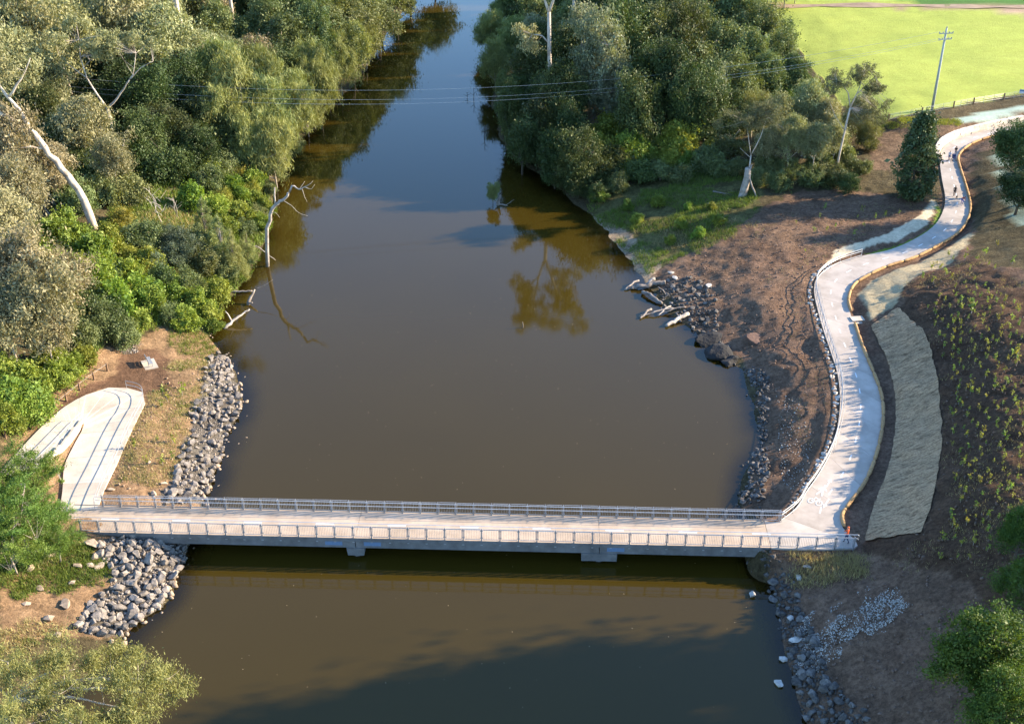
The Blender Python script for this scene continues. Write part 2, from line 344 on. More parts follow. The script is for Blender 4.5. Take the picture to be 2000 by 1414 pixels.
# concrete paths: (left edge, right edge) pairs in metres, with the level
PATH_L = [(23.82,89.25,2.40),(25.20,89.13,2.40),(27.18,91.22,2.40),(28.60,93.68,2.42),(30.36,96.42,2.44),(32.79,100.92,2.48),(34.67,105.70,2.54),(36.18,110.83,2.60),(37.20,116.31,2.68),(37.59,121.51,2.80),(37.93,127.03,2.95),(38.40,132.25,3.10),(39.07,137.07,3.25),(40.38,140.59,3.40),(43.24,143.68,3.60),(47.25,146.04,3.80),(51.89,147.85,4.05),(56.33,151.11,4.30),(60.06,155.18,4.50),(62.80,160.02,4.70),(64.68,165.05,4.85),(66.38,171.98,5.05),(68.21,178.86,5.20),(69.90,183.73,5.35),(72.19,187.31,5.50),(76.02,190.50,5.65),(81.88,193.78,5.80),(88.15,196.62,5.95),(96.59,200.10,6.10)]
PATH_R = [(23.67,85.14,2.40),(31.23,85.08,2.40),(30.96,88.19,2.40),(31.22,90.06,2.42),(32.26,91.73,2.44),(34.86,95.49,2.48),(37.27,100.36,2.54),(39.46,106.12,2.60),(40.74,111.24,2.68),(41.16,116.10,2.80),(41.45,122.49,2.95),(42.12,130.15,3.10),(42.64,134.11,3.25),(44.20,137.82,3.40),(46.45,140.17,3.60),(49.82,142.76,3.80),(54.25,145.16,4.05),(58.55,148.67,4.30),(62.23,152.26,4.50),(65.07,156.57,4.70),(67.25,162.02,4.85),(68.99,169.37,5.05),(70.39,176.07,5.20),(71.61,180.82,5.35),(73.81,184.55,5.50),(77.11,187.90,5.65),(82.22,191.11,5.80),(87.98,193.87,5.95),(96.32,197.27,6.10)]
RAMP_IN = [(-43.16,90.57,2.40),(-43.99,93.98,2.45),(-45.08,97.98,2.60),(-45.21,101.20,2.80),(-45.17,103.97,2.95),(-45.22,104.73,3.10),(-45.29,105.18,3.20),(-45.40,105.38,3.26),(-45.45,105.09,3.32),(-45.59,104.23,3.42),(-45.68,102.90,3.52),(-45.80,100.79,3.70),(-46.02,98.44,3.90),(-46.40,95.81,4.10),(-46.93,93.16,4.25)]
RAMP_OUT = [(-39.72,91.13,2.40),(-39.96,94.24,2.45),(-39.95,98.43,2.60),(-40.00,102.15,2.80),(-39.99,105.27,2.95),(-39.96,109.27,3.10),(-40.80,111.37,3.20),(-42.60,112.15,3.26),(-44.75,112.16,3.32),(-46.69,110.46,3.42),(-48.09,107.95,3.52),(-48.89,104.59,3.70),(-49.39,100.96,3.90),(-49.65,97.78,4.10),(-49.92,94.54,4.25)]
DECK_L = [[(-42.96,90.57,2.40),(-40.11,87.72,2.40)], None][0]

def _dense(pl, step):
    out = []
    for a, b in zip(pl[:-1], pl[1:]):
        a = np.array(a); b = np.array(b)
        n = max(1, int(np.hypot(*(b-a)[:2]) / step))
        for i in range(n): out.append(a + (b-a) * i / n)
    out.append(np.array(pl[-1]))
    return out

_ctrl = np.array(_dense(LEFT_WATER, 5.0) + _dense(RIGHT_WATER, 5.0) + [np.array(p) for p in DEEP] + [np.array(p) for p in BANK])
# far anchors all round
_far = np.array([(-260,40,16),(-260,250,22),(-260,480,24),(260,40,13),(260,250,9),(260,480,10),(-20,760,-2),(-90,700,12),(60,700,6),(-150,600,20),(150,600,9),(-120,30,6),(120,30,11),(0,20,-3)], float)
_ctrl = np.vstack([_ctrl, _far])
# drop near-duplicates
_keep = []
for i in range(len(_ctrl)):
    if all((_ctrl[i,0]-_ctrl[j,0])**2 + (_ctrl[i,1]-_ctrl[j,1])**2 > 0.6 for j in _keep): _keep.append(i)
_ctrl = _ctrl[_keep]
_n = len(_ctrl)
_D = np.hypot(_ctrl[:,None,0]-_ctrl[None,:,0], _ctrl[:,None,1]-_ctrl[None,:,1])
_A = np.zeros((_n+1, _n+1)); _A[:_n,:_n] = -_D + np.eye(_n)*-0.15; _A[:_n,_n] = 1; _A[_n,:_n] = 1
_w = np.linalg.solve(_A, np.append(_ctrl[:,2], 0))

def _ribbon(L, R, n=12):
    L = np.array(L); R = np.array(R)
    out = []
    for i in range(len(L)-1):
        for t in np.linspace(0, 1, n, endpoint=False):
            l = L[i]*(1-t)+L[i+1]*t; r = R[i]*(1-t)+R[i+1]*t
            for s in np.linspace(0, 1, 7):
                out.append(l*(1-s)+r*s)
    return np.array(out)
_rib = np.vstack([_ribbon(PATH_L, PATH_R), _ribbon(RAMP_IN, RAMP_OUT)])

def hash2(ix, iy, seed):
    h = (ix.astype(np.int64) * 374761393 + iy.astype(np.int64) * 668265263 + seed * 1442695041) & 0x7fffffff
    h = ((h ^ (h >> 13)) * 1274126177) & 0x7fffffff
    h = (h ^ (h >> 16)) & 0xffff
    return h / 65535.0
def vnoise(x, y, seed=0):
    ix = np.floor(x); iy = np.floor(y); fx = x-ix; fy = y-iy
    fx = fx*fx*(3-2*fx); fy = fy*fy*(3-2*fy)
    a = hash2(ix, iy, seed); b = hash2(ix+1, iy, seed); c = hash2(ix, iy+1, seed); d = hash2(ix+1, iy+1, seed)
    return (a*(1-fx)+b*fx)*(1-fy) + (c*(1-fx)+d*fx)*fy
def fbm(x, y, seed=0, o=4):
    s = 0; a = 0.5
    for i in range(o):
        s = s + a*(vnoise(x, y, seed+i*17)-0.5)*2; x = x*2.03+11.3; y = y*2.03+5.7; a *= 0.5
    return s

def path_near(x, y):
    """distance to the nearest path surface sample and its level"""
    d = np.full(x.shape, 99.0); z = np.zeros(x.shape)
    lo = _rib[:,:2].min(0)-5; hi = _rib[:,:2].max(0)+5
    idx = np.where((x>lo[0])&(x<hi[0])&(y>lo[1])&(y<hi[1]))[0]
    for s in range(0, len(idx), 4000):
        j = idx[s:s+4000]
        dd = (x[j,None]-_rib[None,:,0])**2 + (y[j,None]-_rib[None,:,1])**2
        k = dd.argmin(1)
        d[j] = np.sqrt(dd[np.arange(len(j)),k]); z[j] = _rib[k,2]
    return d, z

def base_height(x, y):
    z = np.empty(x.shape)
    for s in range(0, len(x), 20000):
        e = slice(s, s+20000)
        z[e] = -np.hypot(x[e,None]-_ctrl[None,:,0], y[e,None]-_ctrl[None,:,1]) @ _w[:_n] + _w[_n]
    return z

def terrain(x, y):
    x = np.asarray(x, float); y = np.asarray(y, float)
    z = base_height(x, y)
    land = np.clip((z-0.15)/1.2, 0, 1)
    z = z + fbm(x*0.22, y*0.22, 3, 3)*0.35*land + fbm(x*0.16, y*0.16, 63, 4)*0.42*(1-land)*np.clip((z+1.0)/0.9, 0, 1)
    d, zp = path_near(x, y)
    t = np.clip((d-0.75)/1.6, 0, 1); t = t*t*(3-2*t)
    return np.where(d < 90, (zp-0.16)*(1-t)+z*t, z)
#TERRAIN_END

def tz(x, y): return float(terrain(np.array([x]), np.array([y]))[0])

def in_poly(px, py, poly):
    inside = np.zeros(px.shape, bool)
    n = len(poly); j = n-1
    for i in range(n):
        xi, yi = poly[i][:2]; xj, yj = poly[j][:2]
        c = ((yi > py) != (yj > py)) & (px < (xj-xi)*(py-yi)/((yj-yi) or 1e-9)+xi)
        inside ^= c; j = i
    return inside

# ---------------------------------------------------------------- ground sheet
def axis(core0, core1, step, lo, hi, grow=1.09):
    c = list(np.arange(core0, core1, step))
    s = step; v = core0; left = []
    while v > lo: s *= grow; v -= s; left.append(v)
    s = step; v = c[-1]; right = []
    while v < hi: s *= grow; v += s; right.append(v)
    return np.array(left[::-1] + c + right)
gx = axis(-50, 60, 0.42, -420, 520)
gy = axis(58, 190, 0.42, 5, 900, 1.05)
GX, GY = np.meshgrid(gx, gy)
X = GX.ravel(); Y = GY.ravel()
Z = terrain(X, Y)
RAW = Z.copy()

# ground types: each polygon is a patch of surface cover, ragged at its edge; riprap beds carry painted shade
Z_FIELD = [(54.03,278.07),(56.93,265.22),(58.62,240.71),(58.63,222.29),(59.73,202.98),(62.90,194.87),(72.61,198.55),(80.90,202.27),(91.82,207.44),(107.61,212.41),(150.11,248.69),(183.55,311.86),(110.24,329.13),(64.79,306.93)]
Z_TRACK = [(53.03,282.65),(66.04,276.33),(82.40,275.98),(100.96,275.13),(110.85,273.30),(122.90,274.26),(121.60,271.01),(104.33,271.34),(81.83,273.73),(65.44,273.41),(51.94,276.15)]
Z_CROP = [(87.72,280.34),(96.98,285.23),(135.72,291.05),(127.54,271.45),(105.56,274.93),(94.71,277.68)]
Z_DIRT = [(107.55,268.94),(115.11,272.16),(124.76,270.22),(119.93,258.39),(112.79,262.95)]
Z_LEFT = [(-39.26,74.10),(-36.10,74.42),(-33.37,76.26),(-30.61,80.91),(-30.38,87.56),(-31.24,93.46),(-30.81,102.94),(-31.13,112.63),(-34.34,125.08),(-38.69,130.77),(-42.48,128.90),(-45.79,122.90),(-48.72,119.31),(-49.40,110.78),(-50.70,105.38),(-51.64,99.62),(-47.87,89.29),(-45.04,93.83),(-41.80,87.17),(-43.35,83.72),(-43.97,78.31),(-41.62,71.87)]
Z_BARE = [(-45.17,115.75),(-45.91,121.31),(-43.02,123.71),(-40.64,121.52),(-38.32,113.73),(-40.39,111.22),(-44.65,112.32),(-46.73,110.85),(-48.93,107.43),(-48.04,111.55)]
Z_RIGHT = [(22.77,65.63),(23.26,83.53),(23.45,95.08),(28.18,112.38),(27.83,123.89),(23.90,131.02),(19.09,147.21),(23.83,151.79),(30.61,154.45),(37.43,164.34),(43.74,169.12),(52.93,168.42),(62.72,162.58),(67.87,176.62),(63.35,183.45),(60.80,192.88),(65.82,193.18),(72.08,193.71),(88.88,199.48),(92.88,199.86),(81.92,178.90),(74.07,181.13),(60.36,140.97),(63.16,124.66),(60.78,105.88),(39.07,55.47)]
Z_GRASS = [(11.91,170.01),(14.99,158.30),(18.42,147.55),(23.83,151.79),(31.28,154.19),(36.72,164.58),(39.50,171.32),(34.40,178.66),(24.80,180.07),(16.30,176.58)]
Z_SLOPE = [(49.47,134.90),(60.36,140.97),(61.37,118.84),(56.46,95.92),(41.53,65.38),(38.06,70.36),(36.46,77.03),(32.23,84.93),(33.14,86.77),(38.88,98.72),(42.45,107.71),(44.03,118.40)]
Z_STRAW = [(42.47,144.76),(47.74,147.98),(54.12,150.74),(59.10,155.55),(62.44,161.67),(62.88,165.16),(59.14,158.31),(53.26,152.89),(46.58,149.06),(44.07,147.32)]
Z_STRAW2 = [(44.35,135.70),(46.91,139.27),(53.62,142.17),(58.58,145.31),(63.59,152.63),(63.20,148.92),(57.91,141.21),(51.27,136.70),(46.97,130.28),(43.94,128.06)]
Z_MULCH = [(74.44,194.30),(79.38,197.53),(85.59,200.09),(93.03,201.07),(92.88,200.09),(84.58,197.04),(77.36,193.87)]
Z_MULCH2 = [(74.83,177.64),(75.22,173.09),(70.66,157.53),(69.27,149.92),(72.02,147.62),(75.97,157.88),(75.04,167.48),(77.42,178.41)]
Z_VERGE = [(62.59,163.19),(62.48,159.87),(60.68,155.48),(56.12,150.32),(51.87,147.70),(47.96,145.99),(48.19,146.93),(52.53,148.80),(56.95,151.94),(59.97,155.52),(61.89,159.87)]
Z_EARTH = [(60.57,191.95),(64.16,192.95),(71.80,192.75),(77.48,194.26),(87.69,198.17),(92.88,200.00),(92.66,199.08),(84.43,195.99),(77.17,192.88),(72.66,189.42),(70.22,185.50),(67.07,176.64),(62.43,174.56),(56.78,177.33)]
jx = fbm(X*0.35, Y*0.35, 91, 4)*1.3; jy = fbm(X*0.35, Y*0.35, 57, 4)*1.3
jf = np.clip((Y-150)/60, 0.25, 1.0)
col = np.zeros((len(X), 3))
rel = np.ones(len(X))
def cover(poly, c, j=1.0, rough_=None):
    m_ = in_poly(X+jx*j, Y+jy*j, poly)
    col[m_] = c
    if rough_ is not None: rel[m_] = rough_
col[:] = (0.105,0.085,0.048)                       # leaf litter
rel[:] = 1.0
far_side = (X > 40) & (Y > 215)
cover(Z_RIGHT, (0.19,0.122,0.086), 1.0, 1.0)
cover(Z_LEFT, (0.28,0.182,0.108), 1.0, 0.9)
cover([(-54.10,159.99),(-50.73,166.69),(-45.84,173.08),(-42.33,165.21),(-43.90,155.61),(-47.76,151.62),(-51.31,152.26)], (0.34,0.28,0.14), 1.0, 1.0)
cover(Z_BARE, (0.15,0.088,0.055), 0.4, 0.7)
cover(Z_GRASS, (0.125,0.118,0.048), 1.0, 1.0)
cover(Z_SLOPE, (0.125,0.076,0.05), 1.0, 1.3)
cover(Z_EARTH, (0.20,0.135,0.09), 0.6, 1.0)
cover(Z_FIELD, (0.33,0.37,0.075), 0.5, 0.28)
cover(Z_CROP, (0.07,0.15,0.03), 0.6, 0.15)
cover(Z_TRACK, (0.30,0.21,0.13), 0.6, 0.3)
cover(Z_DIRT, (0.40,0.28,0.19), 1.0, 0.3)
cover([(-35.21,126.27),(-32.41,119.42),(-30.53,112.98),(-30.67,107.98),(-30.73,102.53),(-30.66,96.97),(-31.27,94.70),(-34.13,93.21),(-34.46,95.42),(-33.84,97.51),(-34.44,102.22),(-34.29,106.62),(-35.25,109.55),(-35.12,113.71),(-35.83,119.43),(-36.52,124.57)], (0.13,0.115,0.10), 0.5, 0.8)  # upstream rubble bed, darkened to paint in the shade between the boulders
cover([(-38.13,86.58),(-36.67,87.13),(-33.64,87.92),(-30.59,88.93),(-30.62,87.02),(-30.72,84.12),(-30.91,79.93),(-32.38,78.23),(-33.56,76.18),(-35.72,75.19),(-36.90,75.71),(-37.00,78.03),(-35.65,80.88),(-36.06,83.25),(-37.57,84.63)], (0.13,0.115,0.10), 0.5, 0.8)  # downstream rubble bed, shade of the boulder gaps put into its colour
cover([(11.92,170.31),(15.47,164.91),(19.00,157.42),(20.73,149.56),(18.34,145.18),(15.16,155.68),(11.76,167.30)], (0.36,0.28,0.20), 0.8, 1.2)
cover(Z_STRAW, (0.62,0.53,0.38), 0.4, 0.5)
cover(Z_STRAW2, (0.44,0.36,0.23), 0.5, 0.6)
cover(Z_MULCH, (0.36,0.44,0.36), 0.5, 0.3)
cover(Z_MULCH2, (0.30,0.36,0.28), 0.5, 0.4)
cover(Z_VERGE, (0.16,0.24,0.03), 0.1, 0.3)
cover([(32.63,86.52),(34.31,90.66),(37.09,96.29),(39.44,101.73),(41.42,107.64),(42.70,113.57),(43.42,120.26),(43.57,126.53),(47.64,129.53),(47.78,125.93),(47.83,119.75),(46.93,112.98),(44.94,104.77),(42.50,97.09),(39.69,90.20),(36.79,84.45)], (0.16,0.10,0.065), 0.0, 0.04)
# bed of the river and the damp strip at the water's edge
bed = np.clip(-RAW/0.5, 0, 1)[:,None]
col = col*(1-bed) + np.array((0.13,0.075,0.035))*bed
patch = (1 + (0.22*fbm(X*0.12, Y*0.12, 5, 4) + 0.18*fbm(X*0.9, Y*0.9, 8, 3))*np.clip(rel, 0.3, 1))[:,None]
col = np.clip(col*patch, 0.004, 0.9)
pd, _pz = path_near(X, Y)
off = np.clip((pd-0.9)/1.0, 0, 1)
clod = fbm(X*1.15, Y*1.15, 23, 2)*0.22 + fbm(X*0.5, Y*0.5, 29, 2)*0.16
Z = Z + clod*rel*off*np.clip((RAW+0.1)/0.8, 0, 1)
nx_, ny_ = len(gx), len(gy)
I = np.arange(nx_*ny_).reshape(ny_, nx_)
F = np.stack([I[:-1,:-1].ravel(), I[:-1,1:].ravel(), I[1:,1:].ravel(), I[1:,:-1].ravel()], 1)
ground_me = new_mesh('ground', np.stack([X,Y,Z],1), F)
smooth(ground_me)
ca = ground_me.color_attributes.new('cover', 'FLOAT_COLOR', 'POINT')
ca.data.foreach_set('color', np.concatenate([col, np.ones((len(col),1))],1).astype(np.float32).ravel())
float_attr(ground_me, 'relief', rel)
def ground_material():
    m, nt, out = mat_new('bank_ground')
    tc = N(nt, 'ShaderNodeTexCoord'); v = tc.outputs['Object']
    at = N(nt, 'ShaderNodeVertexColor', layer_name='cover')
    n1 = noise(nt, v, 0.45, 8, 0.72); n2 = noise(nt, v, 2.4, 9, 0.78); n3 = noise(nt, v, 0.07, 5, 0.6)
    g1 = ramp(nt, n1, [(0.30, (0.58,0.55,0.52)), (0.70, (1.34,1.32,1.27))])
    g2 = ramp(nt, n2, [(0.34, (0.45,0.44,0.43)), (0.64, (1.35,1.34,1.3))])
    rl = N(nt, 'ShaderNodeAttribute', attribute_name='relief')
    c = mixc(nt, at.outputs['Color'], g1, rl.outputs['Fac'], 'MULTIPLY')
    c = mixc(nt, c, g2, rl.outputs['Fac'], 'MULTIPLY')
    c = mixc(nt, c, ramp(nt, n3, [(0.3, (0.86,0.90,0.88)), (0.7, (1.10,1.07,1.06))]), 1.0, 'MULTIPLY')
    bs = N(nt, 'ShaderNodeBsdfPrincipled'); bs.inputs['Roughness'].default_value = 0.95; bs.inputs['Specular IOR Level'].default_value = 0.1
    nt.links.new(c, bs.inputs['Base Color'])
    h = N(nt, 'ShaderNodeMath', operation='MULTIPLY'); nt.links.new(n2, h.inputs[0]); nt.links.new(rl.outputs['Fac'], h.inputs[1])
    nt.links.new(bump(nt, h.outputs[0], 1.0, 0.42), bs.inputs['Normal'])
    nt.links.new(bs.outputs[0], out.inputs[0])
    return m
M['ground'] = ground_material()
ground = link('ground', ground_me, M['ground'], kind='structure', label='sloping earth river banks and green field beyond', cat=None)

# dirt farm track beyond the field
tk = catmull([(51.27,279.16,6.48),(58.81,275.42,7.45),(70.73,276.22,7.61),(82.19,275.19,7.96),(93.87,274.94,7.90),(104.79,272.70,8.18),(116.52,272.85,8.03),(127.54,271.45,8.24)], 6.0)
tv = []; tf_ = []
for i, q in enumerate(tk):
    w_ = 1.6+0.7*math.sin(i*1.7)
    tv += [(q[0], q[1]-w_, tz(q[0], q[1]-w_)+0.10), (q[0], q[1]+w_, tz(q[0], q[1]+w_)+0.10)]
    if i: tf_.append((2*i-2, 2*i, 2*i+1, 2*i-1))
link('dirt_track', new_mesh('dirt_track', tv, tf_), simple_mat('track_dirt', (0.34,0.24,0.155), (0.22,0.15,0.095), 0.4, 0.95, bmp=0.2), kind='structure', label='bare dirt farm track beyond the green field')
# ---------------------------------------------------------------- river water
wx = axis(-45, 45, 0.7, -300, 300, 1.12); wy = axis(55, 165, 0.7, 8, 640, 1.06)
WX, WY = np.meshgrid(wx, wy); wxr = WX.ravel(); wyr = WY.ravel()
depth = -terrain(wxr, wyr)
nxw, nyw = len(wx), len(wy)
I = np.arange(nxw*nyw).reshape(nyw, nxw)
F = np.stack([I[:-1,:-1].ravel(), I[:-1,1:].ravel(), I[1:,1:].ravel(), I[1:,:-1].ravel()], 1)
near = (depth > -1.0)
F = F[near[F].any(1)]
water_me = new_mesh('river_water', np.stack([wxr, wyr, np.zeros_like(wxr)],1), F)
float_attr(water_me, 'depth', np.clip(depth, -1, 4))
def water_material():
    m, nt, out = mat_new('turbid_river_water')
    tc = N(nt, 'ShaderNodeTexCoord'); v = tc.outputs['Object']
    at = N(nt, 'ShaderNodeAttribute', attribute_name='depth')
    op = N(nt, 'ShaderNodeMapRange', interpolation_type='SMOOTHSTEP'); nt.links.new(at.outputs['Fac'], op.inputs[0])
    op.inputs[1].default_value = 0.0; op.inputs[2].default_value = 0.85; op.inputs[3].default_value = 0.25; op.inputs[4].default_value = 1.0
    c = ramp(nt, noise(nt, v, 0.03, 3), [(0.3, (0.040,0.0265,0.0035)), (0.7, (0.045,0.030,0.0042))])
    df = N(nt, 'ShaderNodeBsdfDiffuse'); nt.links.new(c, df.inputs[0])
    tp = N(nt, 'ShaderNodeBsdfTransparent'); tp.inputs[0].default_value = (0.55,0.42,0.26,1)
    body = N(nt, 'ShaderNodeMixShader'); nt.links.new(op.outputs[0], body.inputs[0]); nt.links.new(tp.outputs[0], body.inputs[1]); nt.links.new(df.outputs[0], body.inputs[2])
    gl = N(nt, 'ShaderNodeBsdfGlossy'); gl.inputs['Roughness'].default_value = 0.035
    mp = N(nt, 'ShaderNodeMapping'); nt.links.new(v, mp.inputs[0]); mp.inputs['Scale'].default_value = (0.8, 1.6, 1)
    b = bump(nt, noise(nt, mp.outputs[0], 1.6, 3, 0.55), 0.035, 0.05)
    nt.links.new(b, gl.inputs['Normal'])
    rg = N(nt, 'ShaderNodeMapRange'); nt.links.new(noise(nt, mp.outputs[0], 0.05, 4, 0.6), rg.inputs[0]); rg.inputs[1].default_value = 0.35; rg.inputs[2].default_value = 0.65; rg.inputs[3].default_value = 0.012; rg.inputs[4].default_value = 0.06; nt.links.new(rg.outputs[0], gl.inputs['Roughness'])
    fr = N(nt, 'ShaderNodeFresnel'); fr.inputs[0].default_value = 1.40
    mx = N(nt, 'ShaderNodeMixShader'); nt.links.new(fr.outputs[0], mx.inputs[0]); nt.links.new(body.outputs[0], mx.inputs[1]); nt.links.new(gl.outputs[0], mx.inputs[2])
    nt.links.new(mx.outputs[0], out.inputs[0])
    return m
M['water'] = water_material()
link('river_water', water_me, M['water'], kind='structure', label='calm brown river water reflecting trees and sky')

# ---------------------------------------------------------------- concrete paths cut into slabs
def slab_path(name, L, R, mat, pitch, label, thick=0.22):
    root = link(name, None, label=label, kind='structure')
    l = np.array(L); r = np.array(R)
    both = catmull(np.concatenate([l, r], 1), 0.6)
    mid = (both[:, :3]+both[:, 3:])/2
    s = np.concatenate([[0], np.cumsum(np.linalg.norm(np.diff(mid, axis=0), axis=1))])
    n = max(1, int(s[-1]/pitch))
    cuts = np.linspace(0, s[-1], n+1)
    gap = 0.012
    for a, b in zip(cuts[:-1], cuts[1:]):
        ss = np.concatenate([[a+gap], s[(s > a+0.15) & (s < b-0.15)], [b-gap]])
        row = np.stack([np.interp(ss, s, both[:, k]) for k in range(6)], 1)
        V = []; Fc = []
        for q in row:
            V += [q[:3], q[3:], q[:3]-np.array((0,0,thick)), q[3:]-np.array((0,0,thick))]
        m_ = len(row)
        for i in range(m_-1):
            o_ = i*4
            Fc += [(o_, o_+1, o_+5, o_+4), (o_+2, o_+6, o_+7, o_+3), (o_, o_+4, o_+6, o_+2), (o_+1, o_+3, o_+7, o_+5)]
        Fc += [(0,2,3,1), ((m_-1)*4, (m_-1)*4+1, (m_-1)*4+3, (m_-1)*4+2)]
        link('slab', new_mesh('slab', V, Fc), mat, root)
    return root, both
PATH, path_curve = slab_path('path', PATH_L, PATH_R, M['path_concrete'], 5.2, 'pale concrete shared path curving up the right bank')
RAMP, ramp_curve = slab_path('ramp_path', RAMP_IN, RAMP_OUT, M['new_concrete'], 4.4, 'pale concrete hairpin ramp on the left bank')

def painted(parent, a, b, w, z=0.006, name='lane_dash'):
    """flat stripe of paint between two points of a surface, 6 mm proud"""
    a = Vector(a); b = Vector(b); d = (b-a); d.z = 0; d.normalize(); n_ = Vector((-d.y, d.x, 0))*(w/2)
    mb = MB(); up = Vector((0,0,z))
    T = [a+n_+up, b+n_+up, b-n_+up, a-n_+up]; B = [v-Vector((0,0,0.004)) for v in T]
    mb.add(T+B, [(0,3,2,1),(4,5,6,7),(0,1,5,4),(1,2,6,5),(2,3,7,6),(3,0,4,7)])
    return mb.obj(name, M['white_paint'], parent)
mid = (path_curve[:, :3]+path_curve[:, 3:])/2
ms = np.concatenate([[0], np.cumsum(np.linalg.norm(np.diff(mid, axis=0), axis=1))])
s_ = 8.0
while s_ < ms[-1]-2:
    a = [np.interp(s_, ms, mid[:,k]) for k in range(3)]; b = [np.interp(s_+1.05, ms, mid[:,k]) for k in range(3)]
    painted(PATH, a, b, 0.13); s_ += 3.4

# ---------------------------------------------------------------- footbridge
NEAR0 = Vector((-40.11,87.72,2.40)); NEAR1 = Vector((31.23,85.08,2.40))
FAR0 = Vector((-39.25,91.22,2.40)); FAR1 = Vector((25.20,89.13,2.40))
be = (NEAR1-NEAR0).normalized(); bn = Vector((-be.y, be.x, 0))
bang = math.atan2(be.y, be.x)
bridge = link('footbridge', None, loc=NEAR0, rz=bang, label='long low concrete footbridge with steel balustrades across the river', cat='bridge')
BW = ((FAR0-NEAR0).dot(bn)+(FAR1-NEAR0).dot(bn))/2
RL = (NEAR1-NEAR0).length
fx0 = (FAR0-NEAR0).dot(be); fx1 = (FAR1-NEAR0).dot(be)
XB0 = (Vector((-42.26,87.88,2.40))-NEAR0).dot(be); XB1 = (Vector((23.66,85.37,2.40))-NEAR0).dot(be)
xp1 = (Vector((-14.53,86.65,2.40))-NEAR0).dot(be); xp2 = (Vector((8.05,85.90,2.40))-NEAR0).dot(be)
cuts = [XB0, -0.4, xp1, xp2, XB1]
for a, b in zip(cuts[:-1], cuts[1:]):
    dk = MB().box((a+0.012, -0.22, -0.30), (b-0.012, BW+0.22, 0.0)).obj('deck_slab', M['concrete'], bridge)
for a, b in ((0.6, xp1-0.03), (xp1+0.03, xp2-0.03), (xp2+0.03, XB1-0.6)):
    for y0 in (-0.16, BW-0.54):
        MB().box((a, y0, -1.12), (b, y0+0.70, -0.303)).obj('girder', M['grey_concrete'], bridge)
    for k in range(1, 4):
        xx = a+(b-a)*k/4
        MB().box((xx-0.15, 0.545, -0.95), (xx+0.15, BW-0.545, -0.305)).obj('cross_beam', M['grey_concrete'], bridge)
def pier(xc, w, taper):
    mb = MB()
    mb.add([(xc-w/2,-0.25,-1.125),(xc+w/2,-0.25,-1.125),(xc+w/2,BW+0.25,-1.125),(xc-w/2,BW+0.25,-1.125),
            (xc-w/2+taper,-0.20,-2.0),(xc+w/2-taper,-0.20,-2.0),(xc+w/2-taper,BW+0.20,-2.0),(xc-w/2+taper,BW+0.20,-2.0)],
           [(0,1,2,3),(7,6,5,4),(0,4,5,1),(1,5,6,2),(2,6,7,3),(3,7,4,0)])
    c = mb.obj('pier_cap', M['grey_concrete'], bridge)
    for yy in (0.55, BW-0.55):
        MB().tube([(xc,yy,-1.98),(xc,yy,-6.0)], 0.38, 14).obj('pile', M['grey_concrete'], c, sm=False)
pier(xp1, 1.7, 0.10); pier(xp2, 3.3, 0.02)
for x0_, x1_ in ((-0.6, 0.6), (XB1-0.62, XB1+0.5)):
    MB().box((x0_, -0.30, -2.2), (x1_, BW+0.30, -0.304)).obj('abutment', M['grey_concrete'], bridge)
for xx in (xp1-2.0, xp1+1.6, xp2+1.5):
    MB().box((xx-0.8, -0.185, -0.86), (xx+0.8, -0.165, -0.42)).obj('service_plate', M['blue_plate'], bridge)
for a in np.arange(1.2, XB1-1, 6.8):
    painted(bridge, (a, BW*0.5, 0.0), (a+1.7, BW*0.5, 0.0), 0.16)

RAIL_H = 1.33
for ya, yb in ((-0.275, -0.222), (BW+0.222, BW+0.275)):
    MB().box((XB0+0.02, ya, -0.34), (XB1-0.02, yb, 0.05)).obj('edge_beam', M['grey_concrete'], bridge)
def panel_mesh(w):
    mb = MB()
    mb.box((0.12,-0.02,RAIL_H-0.05),(w-0.12,0.02,RAIL_H)).box((0.12,-0.02,0.13),(w-0.12,0.02,0.18))
    mb.box((0.12,-0.02,0.18),(0.155,0.02,RAIL_H-0.05)).box((w-0.155,-0.02,0.18),(w-0.12,0.02,RAIL_H-0.05))
    k = 9
    for i in range(1, k):
        x = 0.155+(w-0.31)*i/k
        mb.box((x-0.009,-0.009,0.18),(x+0.009,0.009,RAIL_H-0.05))
    return mb.mesh('balustrade_panel')
def post_mesh(out):
    mb = MB()
    mb.box((-0.055,-0.045,-0.52),(-0.035,0.045,RAIL_H+0.03)).box((0.035,-0.045,-0.52),(0.055,0.045,RAIL_H+0.03))
    mb.box((-0.034,-0.03,0.02),(0.034,0.03,RAIL_H+0.02))
    mb.box((-0.13,-0.012,0.30),(0.13,0.012,0.36)).box((-0.13,-0.012,1.08),(0.13,0.012,1.14))
    mb.box((-0.10,-0.06,-0.50),(0.10,0.06,-0.20))
    # arms that carry the two handrails on the walking side
    for h in (RAIL_H+0.06, RAIL_H-0.36):
        mb.bar((0,0.03*out,h-0.10),(0,0.34*out,h-0.02),0.022)
    return mb.mesh('balustrade_post')
